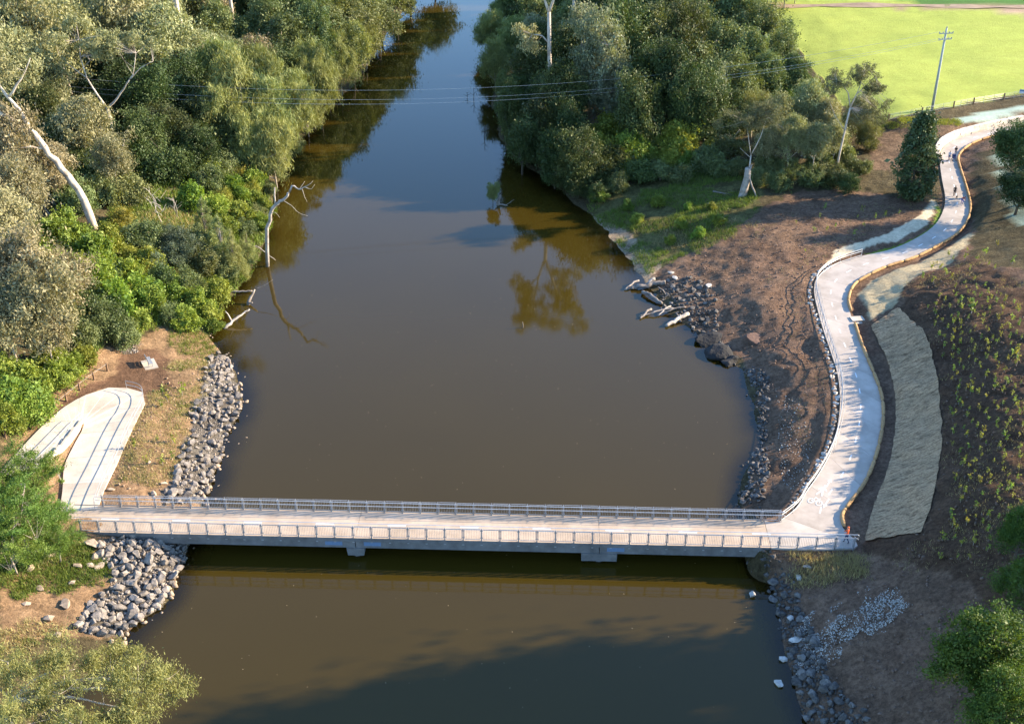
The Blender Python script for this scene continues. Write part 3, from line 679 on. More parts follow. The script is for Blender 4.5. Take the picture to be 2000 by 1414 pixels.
def balustrade(x0_, x1_, y, n, out):
    w = (x1_-x0_)/n
    pm = panel_mesh(w); po = post_mesh(out)
    rr = random.Random(int(y*10)+4)
    for i in range(n+1):
        o = link('balustrade_post', po, M['galv'], bridge, loc=(x0_+i*w, y, 0))
    for i in range(n):
        o = link('balustrade_panel', pm, M['galv'], bridge, loc=(x0_+i*w, y, 0))
        o.rotation_euler = (rr.uniform(-0.03,0.03), 0, 0)
    for h in (RAIL_H+0.06, RAIL_H-0.36):
        pts = [(x0_-0.5, y+0.36*out, h-0.18), (x0_-0.55, y+0.36*out, h-0.05), (x0_-0.4, y+0.36*out, h), (x1_+0.3, y+0.36*out, h), (x1_+0.42, y+0.36*out, h-0.06), (x1_+0.42, y+0.36*out, h-0.18)]
        MB().tube(pts, 0.03, 8).obj('handrail', M['galv_bright'], bridge)
balustrade(0.0, RL-0.1, -0.13, 42, 1)
balustrade(fx0, fx1, BW+0.13, 38, -1)

# ---------------------------------------------------------------- galvanised railings along the paths
def rail_line(pts, name, label, spacing=2.0, heights=(1.15, 0.62), r=0.032, post_r=0.03, mat='galv'):
    c = catmull(pts, 0.5)
    root = link(name, None, loc=tuple(c[0]), label=label, cat='railing')
    o0 = Vector(c[0])
    s = np.concatenate([[0], np.cumsum(np.linalg.norm(np.diff(c, axis=0), axis=1))])
    for h in heights:
        MB().tube([Vector(q)+Vector((0,0,h))-o0 for q in c], r, 6).obj('rail', M[mat], root)
    n = max(2, int(s[-1]/spacing))
    for i in range(n+1):
        q = Vector([np.interp(s[-1]*i/n, s, c[:,k]) for k in range(3)])-o0
        MB().tube([q+Vector((0,0,-0.2)), q+Vector((0,0,heights[0]))], post_r, 6).obj('post', M[mat], root)
    return root
def shifted(A, B, d):
    out = []
    for a, b in zip(A, B):
        a = Vector(a); b = Vector(b); v = (b-a); v.z = 0; v.normalize(); out.append(tuple(a+v*d))
    return out
pl_in = shifted(PATH_L, PATH_R, 0.18)
rail_line(pl_in[1:16], 'path_railing', 'galvanised two-rail handrail along the water side of the right path', 1.9, (1.15,0.85,0.25), 0.04, 0.035)
rail_line(shifted(PATH_L, PATH_R, 0.55)[5:13], 'path_railing', 'thin inner guard rail on the bend of the right path', 2.2, (1.0,0.55), 0.016, 0.016)
ri = shifted(RAMP_OUT, RAMP_IN, 0.2)
rail_line(ri[0:8], 'ramp_railing', 'thin steel handrail on the outer edge of the lower ramp leg', 2.4, (1.05,0.55), 0.03, 0.022)
rw = shifted(RAMP_IN, RAMP_OUT, 0.15)
rail_line(rw[8:15], 'ramp_railing', 'thin steel handrail on top of the white ramp wall', 2.2, (1.05,0.55), 0.028, 0.02)

# white concrete wall between the two legs of the ramp
wall = link('ramp_wall', None, loc=tuple(RAMP_IN[7]), label='white concrete retaining wall between the two ramp legs', cat='wall')
wc = catmull(shifted(RAMP_IN, RAMP_OUT, -0.16)[7:14], 0.4); w0 = Vector(RAMP_IN[7])
ws = np.concatenate([[0], np.cumsum(np.linalg.norm(np.diff(wc, axis=0), axis=1))])
nb = max(3, int(ws[-1]/1.9))
for i in range(nb):
    a = [np.interp(ws[-1]*i/nb+0.006, ws, wc[:,k]) for k in range(3)]; b = [np.interp(ws[-1]*(i+1)/nb-0.006, ws, wc[:,k]) for k in range(3)]
    a = Vector(a); b = Vector(b); d = (b-a); d.z = 0; d.normalize(); n_ = Vector((-d.y, d.x, 0))*0.13
    zt = max(a.z, b.z)+0.14+0.05*(i % 2); zb = 1.9
    V = [a-n_, b-n_, b+n_, a+n_]
    V = [(v.x-w0.x, v.y-w0.y, zb-w0.z) for v in V]+[(v.x-w0.x, v.y-w0.y, zt-w0.z) for v in V]
    MB().add(V, [(0,3,2,1),(4,5,6,7),(0,1,5,4),(1,2,6,5),(2,3,7,6),(3,0,4,7)]).obj('wall_panel', M['new_concrete'], wall)

# ---------------------------------------------------------------- coir logs along the right edge of the path
pr = catmull(shifted(PATH_R, PATH_L, -0.16)[2:28], 0.4)
prs = np.concatenate([[0], np.cumsum(np.linalg.norm(np.diff(pr, axis=0), axis=1))])
pit = Vector((42.62,128.99,2.91))
rr = random.Random(5)
s_ = 0.1
while s_ < prs[-1]-1:
    e_ = min(s_+rr.uniform(2.7, 3.2), prs[-1])
    ss = np.linspace(s_, e_-0.04, 12)
    pts = np.stack([np.interp(ss, prs, pr[:,k]) for k in range(3)], 1)
    mc = pts.mean(0)
    if (Vector(mc)-pit).xy.length > 2.2:
        o0 = Vector(pts[0])
        rad = [0.10, 0.17]+[0.19+0.015*math.sin(k*2.1) for k in range(8)]+[0.17, 0.10]
        MB().tube([Vector(q)-o0+Vector((0,0,0.13)) for q in pts], rad, 9).obj('coir_log', M['coir'], None, sm=True, loc=tuple(o0),
            label='orange brown coir fibre log laid along the right edge of the path', cat='coir log', group='coir logs beside the path')
    s_ = e_

# drain pit with raised lid beside the path
dp = link('drain_pit', None, loc=tuple(pit), rz=0.12, label='concrete stormwater pit with raised lid beside the path bend', cat='drain')
MB().box((-1.35,-0.95,-0.3),(1.45,0.95,0.10)).obj('apron', M['new_concrete'], dp)
for sx in (-0.65, 0.65):
    for sy in (-0.45, 0.45):
        MB().box((sx-0.07,sy-0.07,0.101),(sx+0.07,sy+0.07,0.22)).obj('lid_support', M['new_concrete'], dp)
MB().box((-0.8,-0.6,0.222),(0.8,0.6,0.30)).obj('lid', M['new_concrete'], dp)
MB().box((-0.6,-0.45,0.102),(0.6,0.45,0.13)).obj('grate', M['blue_plate'], dp)

# pale stone wall above the far bend of the path
sw = link('stone_wall', None, loc=tuple(PATH_L[23]), label='low pale sandstone block wall lining the far bend of the path', cat='wall')
swc = catmull(shifted(PATH_L, PATH_R, -0.5)[22:28], 0.4); w0 = Vector(PATH_L[23])
sws = np.concatenate([[0], np.cumsum(np.linalg.norm(np.diff(swc, axis=0), axis=1))])
for course in range(3):
    s_ = 0.3*(course % 2); 
    while s_ < sws[-1]-0.5:
        e_ = s_+rr.uniform(0.9, 1.5)
        a = Vector([np.interp(s_+0.02, sws, swc[:,k]) for k in range(3)]); b = Vector([np.interp(e_-0.02, sws, swc[:,k]) for k in range(3)])
        d = (b-a); d.z = 0
        if d.length > 0.2:
            d.normalize(); n_ = Vector((-d.y, d.x, 0))
            th = 0.32+rr.uniform(-0.04, 0.05); bk = n_*(0.1*course)
            V = []
            for z_ in (course*0.40-0.15+0.012, course*0.40+0.25):
                V += [a+bk-n_*th, b+bk-n_*th, b+bk+n_*th, a+bk+n_*th]
            V = [(v.x-w0.x, v.y-w0.y, v.z-w0.z+(course*0.40-0.138 if k < 4 else course*0.40+0.25)) for k, v in enumerate(V)]
            MB().add(V, [(0,3,2,1),(4,5,6,7),(0,1,5,4),(1,2,6,5),(2,3,7,6),(3,0,4,7)]).obj('stone_block', M['sand_wall'], sw)
        s_ = e_

# ---------------------------------------------------------------- painted bicycle and walker symbols and arrows on the path
def flat(parts, name, origin, ang, parent):
    """parts: list of 2D polygons (metres) lying on the path"""
    mb = MB()
    ca_, sa_ = math.cos(ang), math.sin(ang)
    for poly in parts:
        n_ = len(poly)
        V = [(origin[0]+x*ca_-y*sa_, origin[1]+x*sa_+y*ca_, origin[2]+0.007) for x, y in poly]
        V += [(x, y, z-0.005) for x, y, z in V]
        Fc = [tuple(range(n_)), tuple(range(2*n_-1, n_-1, -1))]+[(i, i+n_, (i+1) % n_+n_, (i+1) % n_) for i in range(n_)]
        mb.add(V, Fc)
    return mb.obj(name, M['white_paint'], parent)
def strip(a, b, w):
    a = np.array(a, float); b = np.array(b, float); d = (b-a)/np.linalg.norm(b-a); n_ = np.array((-d[1], d[0]))*w/2
    return [tuple(a+n_), tuple(a-n_), tuple(b-n_), tuple(b+n_)]
def ring(c, r, w, n=16):
    out = []
    for i in range(n):
        a0, a1 = 2*math.pi*i/n, 2*math.pi*(i+1)/n
        out.append([(c[0]+r*math.cos(a0), c[1]+r*math.sin(a0)), (c[0]+(r+w)*math.cos(a0), c[1]+(r+w)*math.sin(a0)), (c[0]+(r+w)*math.cos(a1), c[1]+(r+w)*math.sin(a1)), (c[0]+r*math.cos(a1), c[1]+r*math.sin(a1))])
    return out
def arrow(): return [strip((0,-0.5),(0,0.25),0.12), [(-0.22,0.2),(0.22,0.2),(0,0.6)]]
bike = ring((-0.36,0),0.22,0.07)+ring((0.36,0),0.22,0.07)+[strip((-0.36,0),(-0.15,0.42),0.06), strip((-0.15,0.42),(0.25,0.42),0.06), strip((0.36,0),(0.2,0.55),0.06), strip((-0.05,0.02),(0.25,0.42),0.06), strip((-0.36,0),(-0.05,0.02),0.06), strip((-0.22,0.5),(-0.06,0.5),0.06)]
walker = [[(0.12*math.cos(a)+0.02, 0.85+0.12*math.sin(a)) for a in np.linspace(0, 2*math.pi, 10, endpoint=False)], [(-0.12,0.68),(-0.14,0.25),(0.14,0.25),(0.14,0.68)], strip((-0.06,0.26),(-0.26,-0.35),0.13), strip((0.06,0.26),(0.24,-0.32),0.13), strip((-0.12,0.62),(-0.36,0.3),0.09), strip((0.12,0.62),(0.36,0.34),0.09)]
hd = math.radians(-32)
flat([[(x*1.1, y*1.5) for x, y in q] for q in bike], 'bicycle_symbol', (29.25,92.16,2.43), hd, PATH)
flat([[(x*1.1, y*1.5) for x, y in q] for q in walker], 'walker_symbol', (30.14,93.65,2.44), hd, PATH)
flat([[(x, y*1.6) for x, y in q] for q in arrow()], 'arrow', (30.30,92.00,2.43), hd+math.pi, PATH)
flat([[(x, y*1.6) for x, y in q] for q in arrow()], 'arrow', (31.24,95.18,2.45), hd, PATH)

# ---------------------------------------------------------------- timber post-and-cable fence on the left
fp = [(-51.25,99.82,4.71), (-50.60,102.24,4.07), (-49.88,104.44,3.60), (-49.08,106.74,3.43), (-48.43,109.20,3.34), (-47.69,111.44,3.35), (-46.97,114.12,3.15), (-46.24,116.56,2.94)]
tf = link('timber_fence', None, loc=fp[0], label='low brown timber post and cable fence above the ramp', cat='fence')
f0 = Vector(fp[0])
for q in fp:
    v = Vector(q)-f0
    MB().box((v.x-0.085,v.y-0.085,v.z-0.3),(v.x+0.085,v.y+0.085,v.z+0.95)).obj('post', M['timber'], tf)
MB().tube([Vector(q)-f0+Vector((0,0,0.86)) for q in fp], 0.03, 6).obj('cable', M['bark_grey'], tf)

# bench on a concrete pad
bp = Vector((-42.11,118.81,2.47))
bl = link('bench_pad', MB().box((-0.75,-1.15,-0.25),(0.75,1.15,0.07)).mesh('bench_pad'), M['new_concrete'], loc=tuple(bp), rz=math.radians(28), label='pale concrete pad under the riverside bench', cat='slab')
bench = link('park_bench', None, loc=(bp.x, bp.y, bp.z+0.07), rz=math.radians(28), label='slatted aluminium bench on a concrete pad facing the river', cat='bench')
for yy in (-0.75, 0.75):
    MB().bar((0.2,yy,0),(0.2,yy,0.43),0.06).bar((-0.2,yy,0),(-0.26,yy,0.92),0.06).bar((-0.22,yy,0.42),(0.24,yy,0.42),0.05).obj('leg', M['galv'], bench)
for k in range(4):
    MB().box((-0.17+k*0.115,-0.9,0.45),(-0.07+k*0.115,0.9,0.485)).obj('seat_slat', M['galv'], bench)
for k in range(4):
    z_ = 0.52+k*0.11
    MB().box((-0.225-0.012*k,-0.9,z_),(-0.185-0.012*k,0.9,z_+0.095)).obj('back_slat', M['galv'], bench)

# ---------------------------------------------------------------- field fence, power pole, wires
ffp = [(48.97,194.11,4.79), (57.21,196.65,5.39), (64.14,194.77,6.82), (70.38,196.92,7.30), (76.56,199.34,7.62), (80.62,201.14,7.70), (86.98,204.07,7.62), (93.04,205.86,7.91), (99.05,207.38,8.29)]
ff = link('field_fence', None, loc=ffp[0], label='wire stock fence with timber posts along the green field', cat='fence')
f0 = Vector(ffp[0])
for q in ffp:
    v = Vector(q)-f0
    MB().tube([v+Vector((0,0,-0.3)), v+Vector((0,0,1.25))], 0.13, 7).obj('post', M['timber'], ff)
for i in range(len(ffp)-1):
    a = Vector(ffp[i])-f0; b = Vector(ffp[i+1])-f0
    for t in (0.33, 0.66):
        v = a.lerp(b, t)
        MB().bar(v+Vector((0,0,-0.3)), v+Vector((0,0,1.3)), 0.035).obj('dropper', M['wire_steel'], ff)
for h in (0.35, 0.7, 1.0, 1.2):
    MB().tube([Vector(q)-f0+Vector((0,0,h)) for q in ffp], 0.012, 4).obj('wire', M['wire_steel'], ff)
sg = Vector((90.51,205.10,7.77))
sign = link('notice_sign', None, loc=tuple(sg), rz=math.radians(-12), label='small dark and white notice board on the field fence', cat='sign')
MB().box((-0.03,-0.03,0),(0.03,0.03,1.4)).obj('post', M['galv'], sign)
MB().box((-0.55,-0.06,0.75),(0.55,-0.032,1.45)).obj('board', M['white_paint'], sign)
MB().box((-0.54,-0.066,1.1),(0.54,-0.061,1.44)).obj('dark_band', M['blue_plate'], sign)

PB = Vector((72.6, 198.55, tz(72.6, 198.55)))
pole = link('power_pole', None, loc=tuple(PB), label='tall weathered timber power pole with two crossarms at the field edge', cat='power pole')
MB().tube([(0,0,-0.5),(0.05,0.1,7),(0.1,0.2,14.0)], [0.25,0.21,0.16], 10).obj('pole_shaft', M['pole_wood'], pole, sm=True)
for zz, w, rz_ in ((13.2, 1.25, 0.15), (12.2, 1.25, 0.25)):
    c_, s__ = math.cos(rz_), math.sin(rz_)
    arm = MB().bar((0.1-w*c_,0.02-w*s__,zz),(0.1+w*c_,0.02+w*s__,zz),0.11,0.14).obj('crossarm', M['pole_wood'], pole)
    for t in (-0.95,-0.45,0.45,0.95):
        MB().tube([(0.1+w*t*c_,0.02+w*t*s__,zz+0.05),(0.1+w*t*c_,0.02+w*t*s__,zz+0.16),(0.1+w*t*c_,0.02+w*t*s__,zz+0.3)],[0.03,0.09,0.06],7).obj('insulator', M['porcelain'], arm)
MB().tube([(0.12,0.2,13.95),(0.12,0.2,14.1),(0.12,0.2,14.3)],[0.04,0.1,0.06],7).obj('insulator', M['porcelain'], pole)
wires = [(Vector((71.5,198.4,PB.z+13.5)), Vector((-74.0,181.5,18.6)), 5.6, 'uppermost of three overhead power wires crossing the river'),
         (Vector((72.6,198.6,PB.z+12.5)), Vector((-74.5,180.5,17.6)), 6.0, 'middle of three overhead power wires crossing the river'),
         (Vector((73.7,198.8,PB.z+12.4)), Vector((-75.0,179.5,17.2)), 6.3, 'lowest of three overhead power wires crossing the river')]
for a, b, sag, lb in wires:
    pts = [a.lerp(b, t)-Vector((0,0,4*sag*t*(1-t))) for t in np.linspace(0, 1, 41)]
    MB().tube([q-a for q in pts], 0.015, 5).obj('power_wire', M['wire_steel'], None, loc=tuple(a), label=lb, cat='wire', group='overhead power wires')
lp = Vector((-74.5,180.6,tz(-74.5,180.6)))
pole2 = link('power_pole', None, loc=tuple(lp), label='far end power pole hidden among the left bank trees', cat='power pole')
MB().tube([(0,0,-0.5),(0,0,19.5-lp.z)], [0.24,0.16], 9).obj('pole_shaft', M['pole_wood'], pole2, sm=True)
MB().bar((-0.2,-1.4,18.3-lp.z),(0.2,1.4,18.3-lp.z),0.11,0.14).obj('crossarm', M['pole_wood'], pole2)

# ---------------------------------------------------------------- rocks
def rock_mesh(seed, cuts=9, sub=2, sq=(1,0.8,0.7)):
    rng = np.random.default_rng(seed)
    bm = bmesh.new(); bmesh.ops.create_icosphere(bm, subdivisions=sub, radius=1.0)
    V = np.array([v.co[:] for v in bm.verts])
    for _ in range(cuts):
        n_ = rng.normal(size=3); n_ /= np.linalg.norm(n_); d = rng.uniform(0.38, 0.85)
        h = V @ n_ - d
        V = V - np.outer(np.clip(h, 0, None), n_)
    V += rng.normal(size=V.shape)*0.015
    V *= np.array(sq)*rng.uniform(0.85, 1.15, 3)
    for v, c in zip(bm.verts, V): v.co = c
    me = bpy.data.meshes.new('rock'); bm.to_mesh(me); bm.free()
    return me
ROCKS = [rock_mesh(i, 13, 1 if i % 2 else 2, (1, 0.85, 0.72)) for i in range(10)]
def pick_rocks(mat):
    out = []
    for r in ROCKS:
        c = r.copy(); c.materials.append(mat); out.append(c)
    return out
RK = pick_rocks(M['rock']); RKT = pick_rocks(M['rock_tan']); RKB = pick_rocks(M['rock_blue']); RKP = pick_rocks(M['rock_pale']); RKD = [rock_mesh(400+i, 6, 3, (1,0.9,0.75)) for i in range(6)]
for r_ in RKD: r_.materials.append(M['rock_dark'])

def scatter(poly, n, dmin, rng, tries=40):
    xs = [p_[0] for p_ in poly]; ys = [p_[1] for p_ in poly]
    pts = []
    k = 0
    while len(pts) < n and k < n*tries:
        k += 1
        x, y = rng.uniform(min(xs), max(xs)), rng.uniform(min(ys), max(ys))
        if not in_poly(np.array([x]), np.array([y]), poly)[0]: continue
        if all((x-a)**2+(y-b)**2 > dmin*dmin for a, b in pts): pts.append((x, y))
    return pts
def put_rocks(name, meshes, pts, size, rng, label, group, sink=0.1, zmin=-0.3, flat_=0.0):
    zz_ = sorted(tz(x, y) for x, y in pts)
    lo_, hi_ = zz_[len(zz_)//3], zz_[2*len(zz_)//3]
    base_label = label
    for (x, y) in pts:
        u_ = rng.random()
        s = size[0]+(size[1]-size[0])*u_**1.1
        z = tz(x, y)
        label = ('large ' if u_ > 0.72 else 'small ' if u_ < 0.3 else 'middle sized ')+base_label+(', at the water edge' if z < lo_ else ', in the top row' if z > hi_ else ', half way up')
        z = max(z, zmin)
        o = link(name, meshes[rng.integers(len(meshes))], loc=(x, y, z+s*(0.45-sink)), label=label, cat='rock', group=group, scale=s)
        o.rotation_euler = (rng.uniform(-0.5,0.5), rng.uniform(-0.5,0.5), rng.uniform(0, 6.28))
def rock_stuff(name, meshes, pts, size, rng, label, mat, zmin=-0.3):
    VV = []; FF = []; b = 0
    src = []
    for me in meshes[1::2]:
        src.append((np.array([v.co[:] for v in me.vertices]), np.array([list(p_.vertices) for p_ in me.polygons])))
    P_ = np.array(pts); zz = terrain(P_[:,0], P_[:,1])
    for (x, y), z in zip(pts, zz):
        V, Fc = src[rng.integers(len(src))]
        s = size[0]+(size[1]-size[0])*rng.random()**3.0
        q = Quaternion((rng.normal(), rng.normal(), rng.normal(), rng.normal())).normalized().to_matrix()
        VV.append(V @ np.array(q).T*s+np.array((x, y, max(z, zmin)+s*0.12))); FF.append(Fc+b); b += len(V)
    return link(name, new_mesh(name, np.vstack(VV), np.vstack(FF)), mat, label=label, kind='stuff')
rng = np.random.default_rng(11)
RIP_UP = [(-35.21,126.27),(-32.41,119.42),(-30.53,112.98),(-30.67,107.98),(-30.73,102.53),(-30.66,96.97),(-31.27,94.70),(-34.13,93.21),(-34.46,95.42),(-33.84,97.51),(-34.44,102.22),(-34.29,106.62),(-35.25,109.55),(-35.12,113.71),(-35.83,119.43),(-36.52,124.57)]
RIP_LO = [(-38.13,86.58),(-36.67,87.13),(-33.64,87.92),(-30.59,88.93),(-30.62,87.02),(-30.72,84.12),(-30.91,79.93),(-32.38,78.23),(-33.56,76.18),(-35.72,75.19),(-36.90,75.71),(-37.00,78.03),(-35.65,80.88),(-36.06,83.25),(-37.57,84.63)]
put_rocks('riprap_boulder', RK, scatter(RIP_UP, 158, 0.60, rng, 90), (0.32,0.76), rng, 'grey riprap boulder on the left bank upstream', 'left bank boulders upstream of the bridge')
put_rocks('riprap_boulder', RK, scatter(RIP_LO, 140, 0.60, rng, 90), (0.32,0.78), rng, 'grey riprap boulder on the left bank downstream', 'left bank boulders downstream of the bridge')
TAN_B = [((-38.74,85.96,2.17),1.0),((-37.94,84.35,1.98),0.8),((-39.12,83.00,2.08),0.6),((-41.65,83.91,2.52),0.7),((-38.68,78.08,1.90),0.7),((-39.23,75.92,2.09),0.8),((-42.72,81.85,2.74),0.5),((-37.84,83.21,1.90),0.55),((-37.11,83.17,1.76),0.6),((-35.26,94.32,1.77),0.5),((-39.45,94.29,2.29),0.5),((-36.92,98.89,2.28),0.4),((-34.85,96.19,1.67),0.5),((-38.09,74.22,1.65),0.6),((-41.30,79.51,2.38),0.5),((-38.88,80.73,1.92),0.55),((-44.31,82.71,3.19),0.6),((-41.34,77.26,2.62),0.5)]
for k, (q, s) in enumerate(TAN_B):
    o = link('tan_boulder', RKT[k % 10], loc=(q[0],q[1],q[2]+0.15*s), scale=(s*1.2,s,s*0.8), rz=k*1.3, label='tan boulder lying loose on the sandy left bank', cat='rock', group='loose tan boulders on the left bank')
fill = scatter(RIP_UP, 900, 0.16, rng, 5)+scatter(RIP_LO, 900, 0.16, rng, 5)
rock_stuff('riprap_rubble', ROCKS, fill, (0.10,0.36), rng, 'small grey rubble between the left bank boulders', M['rock'])
sub_ = []
for q in LEFT_WATER[3:15]:
    for _ in range(14): sub_.append((q[0]+rng.uniform(-0.5,2.2), q[1]+rng.uniform(-2,2)))
rock_stuff('sunken_rubble', ROCKS, sub_, (0.25,0.6), rng, 'reddish rubble under the shallow water of the left bank', M['rock_tan'], -1.0)

# right bank: stones along the water
SH = [([(27.64,121.84),(29.13,121.60),(30.05,118.03),(28.68,112.08),(27.52,106.33),(26.32,99.73),(24.95,95.08),(23.58,94.32),(22.79,94.94),(24.35,99.60),(25.68,105.05),(27.13,109.62),(28.02,115.88)], 120, 0.42, (0.2,0.55), 'dark shore stone beside the path', 'right bank shore stones beside the path'),
      ([(19.67,142.73),(21.66,145.33),(24.34,144.83),(26.92,141.26),(26.33,134.79),(25.97,130.05),(26.54,125.43),(24.48,126.06),(23.96,130.44),(21.80,134.91),(19.67,139.51)], 85, 0.55, (0.22,0.66), 'dark shore stone near the driftwood', 'right bank shore stones near the driftwood'),
      ([(22.54,84.80),(24.17,84.28),(25.39,82.67),(25.17,79.37),(25.66,73.83),(25.52,69.65),(27.36,64.78),(25.74,64.06),(23.04,66.03),(23.10,71.52),(23.28,78.00),(23.17,83.09)], 95, 0.55, (0.22,0.70), 'dark shore stone downstream of the bridge', 'right bank shore stones downstream of the bridge')]
for poly, n_, dm, sz, lb, gp in SH:
    put_rocks('shore_stone', RKB, scatter(poly, n_, dm, rng), sz, rng, lb, gp, 0.34)
SHs = []
for poly, n_, dm, sz, lb, gp in SH: SHs += scatter(poly, 420, 0.2, rng, 5)
for q in RIGHT_WATER[3:14]:
    for _ in range(16): SHs.append((q[0]+rng.uniform(-2.0,1.2), q[1]+rng.uniform(-2,2)))
rock_stuff('shore_rubble', ROCKS, SHs, (0.12,0.46), rng, 'small grey rubble along the right water edge', M['rock_blue'], -0.5)
loose = [(26.57,83.26,1.69),(25.77,82.42,1.09),(21.52,81.41,-0.54),(22.72,73.39,-0.14),(21.86,70.54,-0.49),(24.25,77.91,0.30),(24.11,75.22,0.44),(22.31,145.02,0.91),(26.30,141.55,1.44),(21.81,146.67,0.90)]
for k, q in enumerate(loose):
    sc_ = (0.5,0.45,0.6,0.45,0.5,0.6,0.55,0.7,0.6,0.6)[k]
    o = link('pale_boulder', RKP[k % 10], loc=(q[0],q[1],max(q[2],0.0)+0.1), scale=(sc_*1.2,sc_,sc_*0.8), rz=k*2.1, label='pale single boulder at the right water edge', cat='rock', group='pale boulders at the right water edge')
for r_ in RKD:
    for v in r_.vertices: v.co += v.co.normalized()*(0.16*float(fbm(np.array([v.co.x*2.1+v.co.z*1.7]), np.array([v.co.y*2.1-v.co.z]), 7, 3)[0]))
for k, q in enumerate(((24.54,128.68,0.06),(25.36,125.73,0.10),(26.33,123.95,0.03))):
    o = link('dark_outcrop', RKD[k*2], loc=(q[0],q[1],q[2]-0.1), scale=((2.6,2.3,1.4),(2.4,1.9,1.3),(1.9,1.6,1.1))[k], rz=0.7+k, label=('leftmost dark wet rock outcrop at the right water edge','middle dark wet rock outcrop at the right water edge','rightmost dark wet rock outcrop at the right water edge')[k], cat='rock')
mound = Vector((29.89,127.32,1.37))
link('soil_mound', rock_mesh(77, 3, 3, (1,1,0.8)), simple_mat('red_clod', (0.17,0.105,0.075),(0.10,0.06,0.045),1.2,0.95,bmp=0.8,bscale=4,bdist=0.1), loc=(mound.x,mound.y,mound.z-0.3), scale=(1.5,1.3,1.1), label='rounded lump of red brown soil on the right bank', cat='mound')
# rocks that hold up the water side of the path
el = catmull(shifted(PATH_L, PATH_R, -0.5)[2:15], 0.5)
es = np.concatenate([[0], np.cumsum(np.linalg.norm(np.diff(el, axis=0), axis=1))])
s_ = 0.2
while s_ < es[-1]:
    q = [np.interp(s_, es, el[:,k]) for k in range(3)]
    s = rng.uniform(0.36,0.62)
    o = link('edge_rock', RKP[rng.integers(10)] if rng.random() < 0.6 else RK[rng.integers(10)], loc=(q[0]+rng.uniform(-0.25,0.1), q[1]+rng.uniform(-0.1,0.1), q[2]-0.25), scale=(s,s,s*0.9), label='grey edging rock below the handrail of the right path', cat='rock', group='edging rocks along the right path')
    o.rotation_euler = (rng.uniform(-0.4,0.4), rng.uniform(-0.4,0.4), rng.uniform(0,6.28))
    s_ += s*1.35
# white crushed rock spilled down the lower right bank
GRV = [(24.18,76.18),(26.46,77.57),(28.19,76.94),(29.80,77.50),(31.27,79.11),(32.78,77.85),(33.57,75.16),(32.03,73.92),(30.06,73.17),(28.03,73.74),(27.02,72.86),(25.71,71.92),(24.52,70.42),(23.17,71.49)]
g_ = np.random.default_rng(5)
gx_ = g_.uniform(min(q[0] for q in GRV)-1, max(q[0] for q in GRV)+1, 40000); gy_ = g_.uniform(min(q[1] for q in GRV)-1, max(q[1] for q in GRV)+1, 40000)
gk = in_poly(gx_+fbm(gx_*0.9, gy_*0.9, 4, 3)*1.6, gy_+fbm(gx_*0.9, gy_*0.9, 14, 3)*1.6, GRV) & (fbm(gx_*1.3, gy_*1.3, 24, 3)+0.35*g_.normal(size=40000) > -0.1)
gp = list(zip(gx_[gk][:5200], gy_[gk][:5200]))
rock_stuff('white_gravel', ROCKS, gp, (0.025,0.12), rng, 'spill of white crushed rock on the lower right bank', M['rock_pale'])
GRV2 = [(-47.10,123.19),(-45.47,124.57),(-44.19,124.16),(-44.11,122.25),(-45.83,121.05),(-46.91,121.86)]
rock_stuff('gravel_outlet', ROCKS, scatter(GRV2, 260, 0.14, rng, 8), (0.10,0.28), rng, 'grey stone spill at the drain outlet on the left bank', M['rock'])
GRV3 = [(30.20,115.72),(32.08,112.49),(31.86,103.92),(28.60,94.07),(27.08,95.79),(28.51,105.50)]
rock_stuff('bank_pebbles', ROCKS, scatter(GRV3, 500, 0.15, rng, 4), (0.04,0.16), rng, 'scattered pale pebbles on the right bank soil', M['rock_pale'])

# soil clods over the bare banks
CL = [(23.15,152.05),(31.82,153.10),(42.64,163.84),(52.37,163.28),(59.14,158.31),(44.81,147.53),(39.93,140.93),(38.10,132.54),(37.14,120.02),(34.60,109.03),(30.41,99.86),(26.42,90.78),(25.16,96.29),(28.68,112.08),(28.56,124.70),(25.86,131.41)]
CL2 = [(25.07,84.07),(32.26,83.57),(36.28,76.43),(39.59,69.53),(35.64,58.83),(25.26,65.16),(25.77,74.37)]
CL3 = [(49.12,131.57),(58.72,136.51),(58.82,113.89),(45.90,80.32),(38.97,73.07),(33.28,84.14),(38.72,86.54),(43.68,99.13),(48.07,114.63)]
CL4 = [(-40.12,94.04),(-40.57,99.07),(-39.69,103.47),(-39.85,110.22),(-39.74,118.24),(-36.92,123.26),(-34.96,110.19),(-34.67,102.10),(-34.45,94.98)]
for nm, poly, n_, mt, lb in (('soil_clods', CL, 2600, simple_mat('red_soil_clod',(0.21,0.14,0.10),(0.15,0.095,0.068),3,0.95,bmp=0), 'loose reddish soil clods on the right bank below the path'),
                     ('soil_clods', CL2, 900, simple_mat('brown_soil_clod',(0.19,0.125,0.09),(0.13,0.085,0.06),3,0.95,bmp=0), 'loose soil clods on the bank downstream of the bridge'),
                     ('soil_clods', CL3, 2200, simple_mat('dark_soil_clod',(0.16,0.105,0.075),(0.10,0.068,0.048),3,0.95,bmp=0), 'loose dark soil clods on the planted slope'),
                     ('soil_clods', CL4, 700, simple_mat('tan_soil_clod',(0.40,0.27,0.17),(0.25,0.165,0.10),3,0.95,bmp=0), 'loose tan soil clods on the left bank')):
    r_ = np.random.default_rng(len(lb))
    xs = [p_[0] for p_ in poly]; ys = [p_[1] for p_ in poly]
    cx = r_.uniform(min(xs), max(xs), n_*3); cy = r_.uniform(min(ys), max(ys), n_*3)
    k = in_poly(cx, cy, poly); pts = list(zip(cx[k][:n_], cy[k][:n_]))
    rock_stuff(nm, [ROCKS[1],ROCKS[1],ROCKS[3],ROCKS[3],ROCKS[5],ROCKS[5]], pts, (0.03,0.26), r_, lb, mt)

